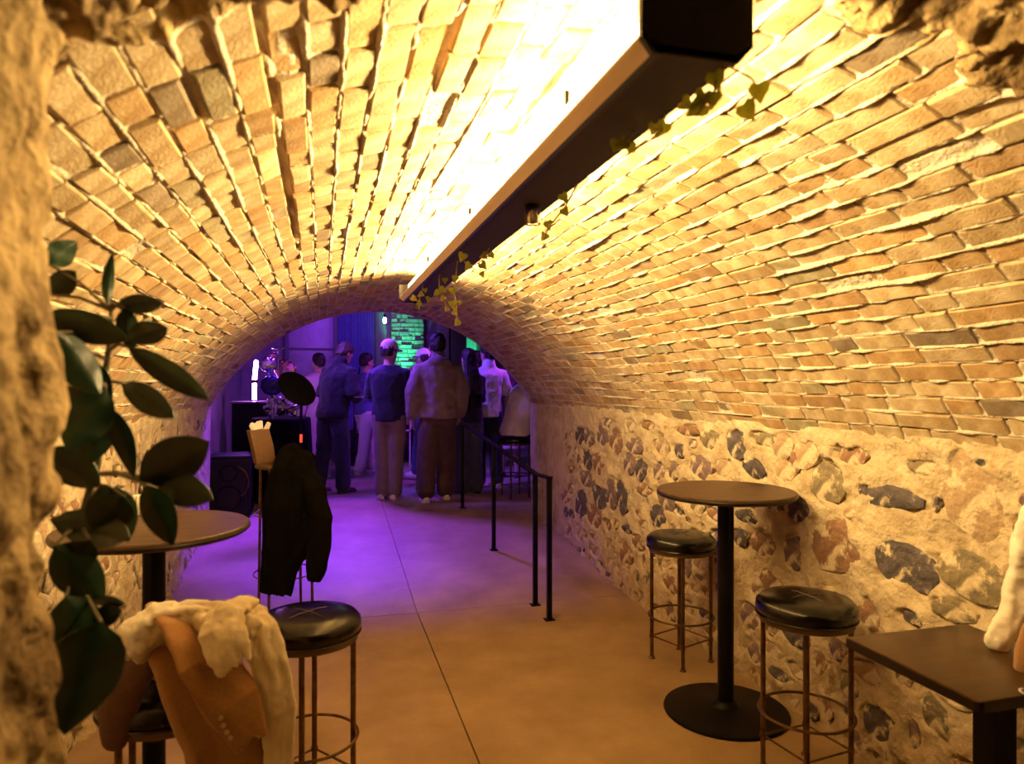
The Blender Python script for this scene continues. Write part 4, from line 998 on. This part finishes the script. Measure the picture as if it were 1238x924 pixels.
    if collar or hood: mb.tube([HM @ Vector((0, -.01, 1.455)), HM @ Vector((0, -.012, 1.515))], [.082, .078], 16)
    if hood:
        c = lz((0, -.085, 1.455)); mb.ell(c, (.12, .065, .07))
    link('top', remeshed(mb, 'top', .013, 3, wrinkles(.006 + loose * .12, 8, (1, 1, .8), 60 + seed)), top, o, angle=0)
    # --- bottom
    mb = MB(); hz = hem if hem is not None else .035
    n = 18
    rings = [[lz((0, 0, z)) + Vector(((rx) * math.cos(a), ry * math.sin(a), 0)) for a in (2 * math.pi * k / n for k in range(n))] for z, rx, ry in ((.82, .160, .115), (.92, .160, .112), (1.02, .140, .095))]
    mb.loft(rings)
    if skirt:
        rings = [[Vector((0, 0, dz)) + Vector((rx * math.cos(a), ry * math.sin(a), z)) for a in (2 * math.pi * k / n for k in range(n))] for z, rx, ry in ((skirt, .225, .18), (.75, .20, .15), (.95, .17, .125))]
        mb.loft(rings)
    else:
        for h, k, f in ((hipL, kL, fL), (hipR, kR, fR)):
            mb.tube([h + Vector((0, 0, -.02)), h.lerp(k, .5), k, k.lerp(f, .55), f + Vector((0, -.01, hz - .03))], [.105, .094 * (.5 + .5 * leg_w), .076 * leg_w, .070 * leg_w, .072 * leg_w], 16)
    link('skirt' if skirt else 'trousers', remeshed(mb, 'bottom', .013, 3, wrinkles(.008, 7, (1, 1, .9), 80 + seed)), bottom, o, angle=0)
    # --- shoes
    for f, k in ((fL, kL), (fR, kR)):
        mb = MB(); b = f - Vector((0, 0, .08)); rg = []
        for y, w_, h_ in ((-.085, .026, .06), (-.06, .036, .085), (0, .040, .095), (.06, .043, .07), (.12, .046, .055), (.165, .036, .045), (.185, .016, .03)):
            rg.append([b + Vector((x * w_, y, max(0, z) * h_)) for x, z in ((-1, 0), (-1.02, .35), (-.8, .8), (0, 1), (.8, .8), (1.02, .35), (1, 0))])
        sh_ = mb.loft(rg).build('shoe', shoes, o, angle=50)
        MB().loft([[b + Vector((x, y, z)) for x, y in [(p[0] * 1.0, p[1]) for p in rrect(-.046, -.09, .046, .19, .04)]] for z in (0, .018)]).build('sole', 'shoe_white' if shoes == 'shoe_white' else 'shoe_dark', sh_)
    # --- hair / cap
    if hair_on:
        mb = MB(); hr = []
        for z, rx, ry, cy in ((1.575, .05, .05, -.05), (1.60, .074, .072, -.035), (1.64, .083, .090, -.020), (1.685, .085, .100, -.012), (1.725, .075, .093, -.010), (1.755, .05, .062, -.010), (1.768, .015, .02, -.01)):
            hr.append([HM @ Vector((rx * math.cos(a), cy + ry * math.sin(a), z)) for a in (2 * math.pi * k / 18 for k in range(18))])
        mb.loft(hr[:4] if cap else hr)
        if long_hair:
            mb.tube([HM @ Vector((0, -.035, 1.68)), HM @ Vector((0, -.06, 1.56)), lz((0, -.10, 1.44)), lz((.01, -.135, 1.28)), lz((.01, -.135, 1.18))], [.08, .09, .10, .095, .05], 16, flat=.55, side=(1, 0, 0))
        link('hair', remeshed(mb, 'hair', .011, 2, wrinkles(.008, 30, (1, 1, .5), 90 + seed)), hair, o, angle=0)
    if cap:
        mb = MB(); hr = []
        for z, rx, ry in ((1.655, .088, .107), (1.69, .089, .107), (1.725, .080, .097), (1.757, .055, .068), (1.772, .015, .02)):
            hr.append([HM @ Vector((rx * math.cos(a), -.004 + ry * math.sin(a), z)) for a in (2 * math.pi * k / 22 for k in range(22))])
        c_ = mb.loft(hr).build('cap', cap, o)
        mb = MB(); mb.tube([HM @ Vector((0, .09, 1.662)), HM @ Vector((0, .14, 1.658)), HM @ Vector((0, .18, 1.648))], [.075, .07, .04], 16, flat=.10, side=HM.to_3x3() @ Vector((1, 0, 0))); mb.build('brim', cap, c_)
    o.scale = (s, s, s)
    return o, lz, HM

def F(px, py): return on_floor(px, py)
# 4 the broad man in the beige hoodie
person('broad person in a loose beige hooded jacket and baggy brown trousers, back turned', F(529, 606), 1.86, 0, 'c_beige', 'c_brown', 'shoe_white', 'hair_dark', loose=.045, leg_w=1.4, hem=.075, hood=True, hem_top=.88, seed=1,
       pose=dict(lelb=(-.26, -.03, 1.14), lwri=(-.26, .02, .90), relb=(.26, -.02, 1.14), rwri=(.25, .08, .92), lfoot=(-.13, -.02), rfoot=(.10, .10), hyaw=-8))
# 3 the one in the pale cap
person('person in a pale cap, navy jacket and taupe trousers, back turned', F(470, 603), 1.78, -22, 'c_navy', 'c_taupe', 'shoe_white', 'hair_dark', loose=.022, leg_w=1.12, cap='cap_pale', seed=2,
       pose=dict(lelb=(-.24, .04, 1.15), lwri=(-.15, .24, 1.24), relb=(.25, .04, 1.15), rwri=(.16, .22, 1.22), lfoot=(-.07, .0), rfoot=(.06, .03), hyaw=-25, hpitch=4))
# 1 the man looking down
w1, lz1, _ = person('person in a black jacket and dark jeans, head bent over a plate', F(402, 596), 1.80, -46, 'c_black', 'c_denim_dark', 'shoe_dark', 'hair_brown', loose=.04, leg_w=1.15, collar=True, seed=3,
       pose=dict(lean=.22, hpitch=30, lelb=(-.25, .02, 1.15), lwri=(-.10, .22, 1.12), relb=(.27, .02, 1.15), rwri=(.16, .20, 1.09), lfoot=(-.14, -.08), rfoot=(.12, .06)))
# 2 pale trousers, blue shirt
person('person in a blue shirt and pale trousers seen side-on', F(441, 572), 1.72, -62, 'c_blue', 'c_pale', 'shoe_white', 'hair_dark', loose=.02, leg_w=1.2, sleeves='short', seed=4,
       pose=dict(lean=.05, lelb=(-.24, .04, 1.16), lwri=(-.12, .27, 1.10), relb=(.24, .0, 1.14), rwri=(.18, .22, 1.05), lfoot=(-.10, .14), rfoot=(.08, -.12)))
# 6 white polo
person('person in a white short-sleeved polo shirt and dark blue jeans', F(590, 589), 1.78, 12, 'c_white', 'c_denim_dark', 'shoe_white', 'hair_dark', loose=.012, leg_w=1.05, sleeves='short', collar=True, seed=5,
       pose=dict(lelb=(-.23, .05, 1.15), lwri=(-.16, .26, 1.05), relb=(.26, -.03, 1.14), rwri=(.27, .03, .88), lfoot=(-.10, .04), rfoot=(.10, -.04), hyaw=18))
# 5 long dark hair with the shoulder bag
w5, lz5, _ = person('person with long dark hair, dark top and wide blue jeans', F(566, 596), 1.70, 18, 'c_navy', 'c_denim', 'shoe_dark', 'hair_dark', loose=.012, leg_w=1.3, long_hair=True, seed=6,
       pose=dict(lfoot=(-.08, .02), rfoot=(.08, -.04), relb=(.22, .06, 1.14), rwri=(.12, .24, 1.10)))
# 7 pale skirt
person('person in a black top and long pale skirt by the jamb', F(616, 577), 1.66, -20, 'c_black', 'c_pale', 'shoe_dark', 'hair_dark', loose=.03, skirt=.42, long_hair=True, seed=7)
# 9 dark head between
person('dark-haired person in dark clothes farthest back among the crowd', F(574, 566), 1.78, 60, 'c_navy', 'c_black', 'shoe_dark', 'hair_dark', loose=.02, seed=8)
# 10 walker
person('person in a white cap and jeans striding past the beige hooded jacket', F(512, 578), 1.76, 40, 'c_black', 'c_denim', 'shoe_white', 'hair_dark', cap='board_white', loose=.02, seed=9,
       pose=dict(lfoot=(-.09, -.26), rfoot=(.09, .22), lz=.03, lbend=.10, rbend=.06))
# 11 behind the man looking down
person('person in pale clothes half hidden behind the black jacket', F(385, 577), 1.70, 30, 'c_pale', 'c_pale', 'shoe_white', 'hair_dark', loose=.02, leg_w=1.1, seed=10)
# 8 seated at the jamb
sx, sy = 2.16, 7.86; sz = floor_z(sy)
stool('black stool in the hall under the seated person at the jamb', (sx, sy, sz), R(12), .70, 'round bar stools')
person('person in a pale quilted jacket seated on the stool at the jamb', (sx, sy, sz), 1.74, -75, 'c_pale', 'c_black', 'shoe_dark', 'hair_dark', loose=.05, seed=11, hem_top=.885,
       pose=dict(hipz=.76, lean=.32, lknee=(-.11, .38, .70), rknee=(.11, .40, .70), lfoot=(-.10, .34), rfoot=(.11, .36), lz=.26, rz=.26, lelb=(-.25, .1, 1.16), lwri=(-.16, .32, 1.08), relb=(.25, .1, 1.16), rwri=(.16, .32, 1.08)))
# things they carry
def carried(p, v): return p.matrix_basis @ Vector(v)
bpy.context.view_layer.update()
sb_ = thing('shoulder_bag', 'small black shoulder bag against the wide blue jeans', 'bag', P(574, 484, project(w5.location)[2] - .16), R(15))
MB().box((-.075, -.035, -.09), (.075, .035, .07), .018).build('bag_body', 'leather', sb_)
MB().box((-.077, -.04, -.01), (.077, .0, .072), .010).build('flap', 'leather', sb_)
MB().tube([(-.06, 0, .06), (-.075, .02, .30), (-.06, .05, .50), (.0, .10, .56)], .008, 8).build('strap', 'leather', sb_)
pl_ = P(434, 481, 8.30)
pt = tag(MB().lathe([(.03, 0), (.075, .002), (.105, .016), (.108, .018), (.075, .008), (.02, .006)], 32).build('plate', 'board_white', loc=pl_), 'white plate held by the person in the black jacket', 'plate')
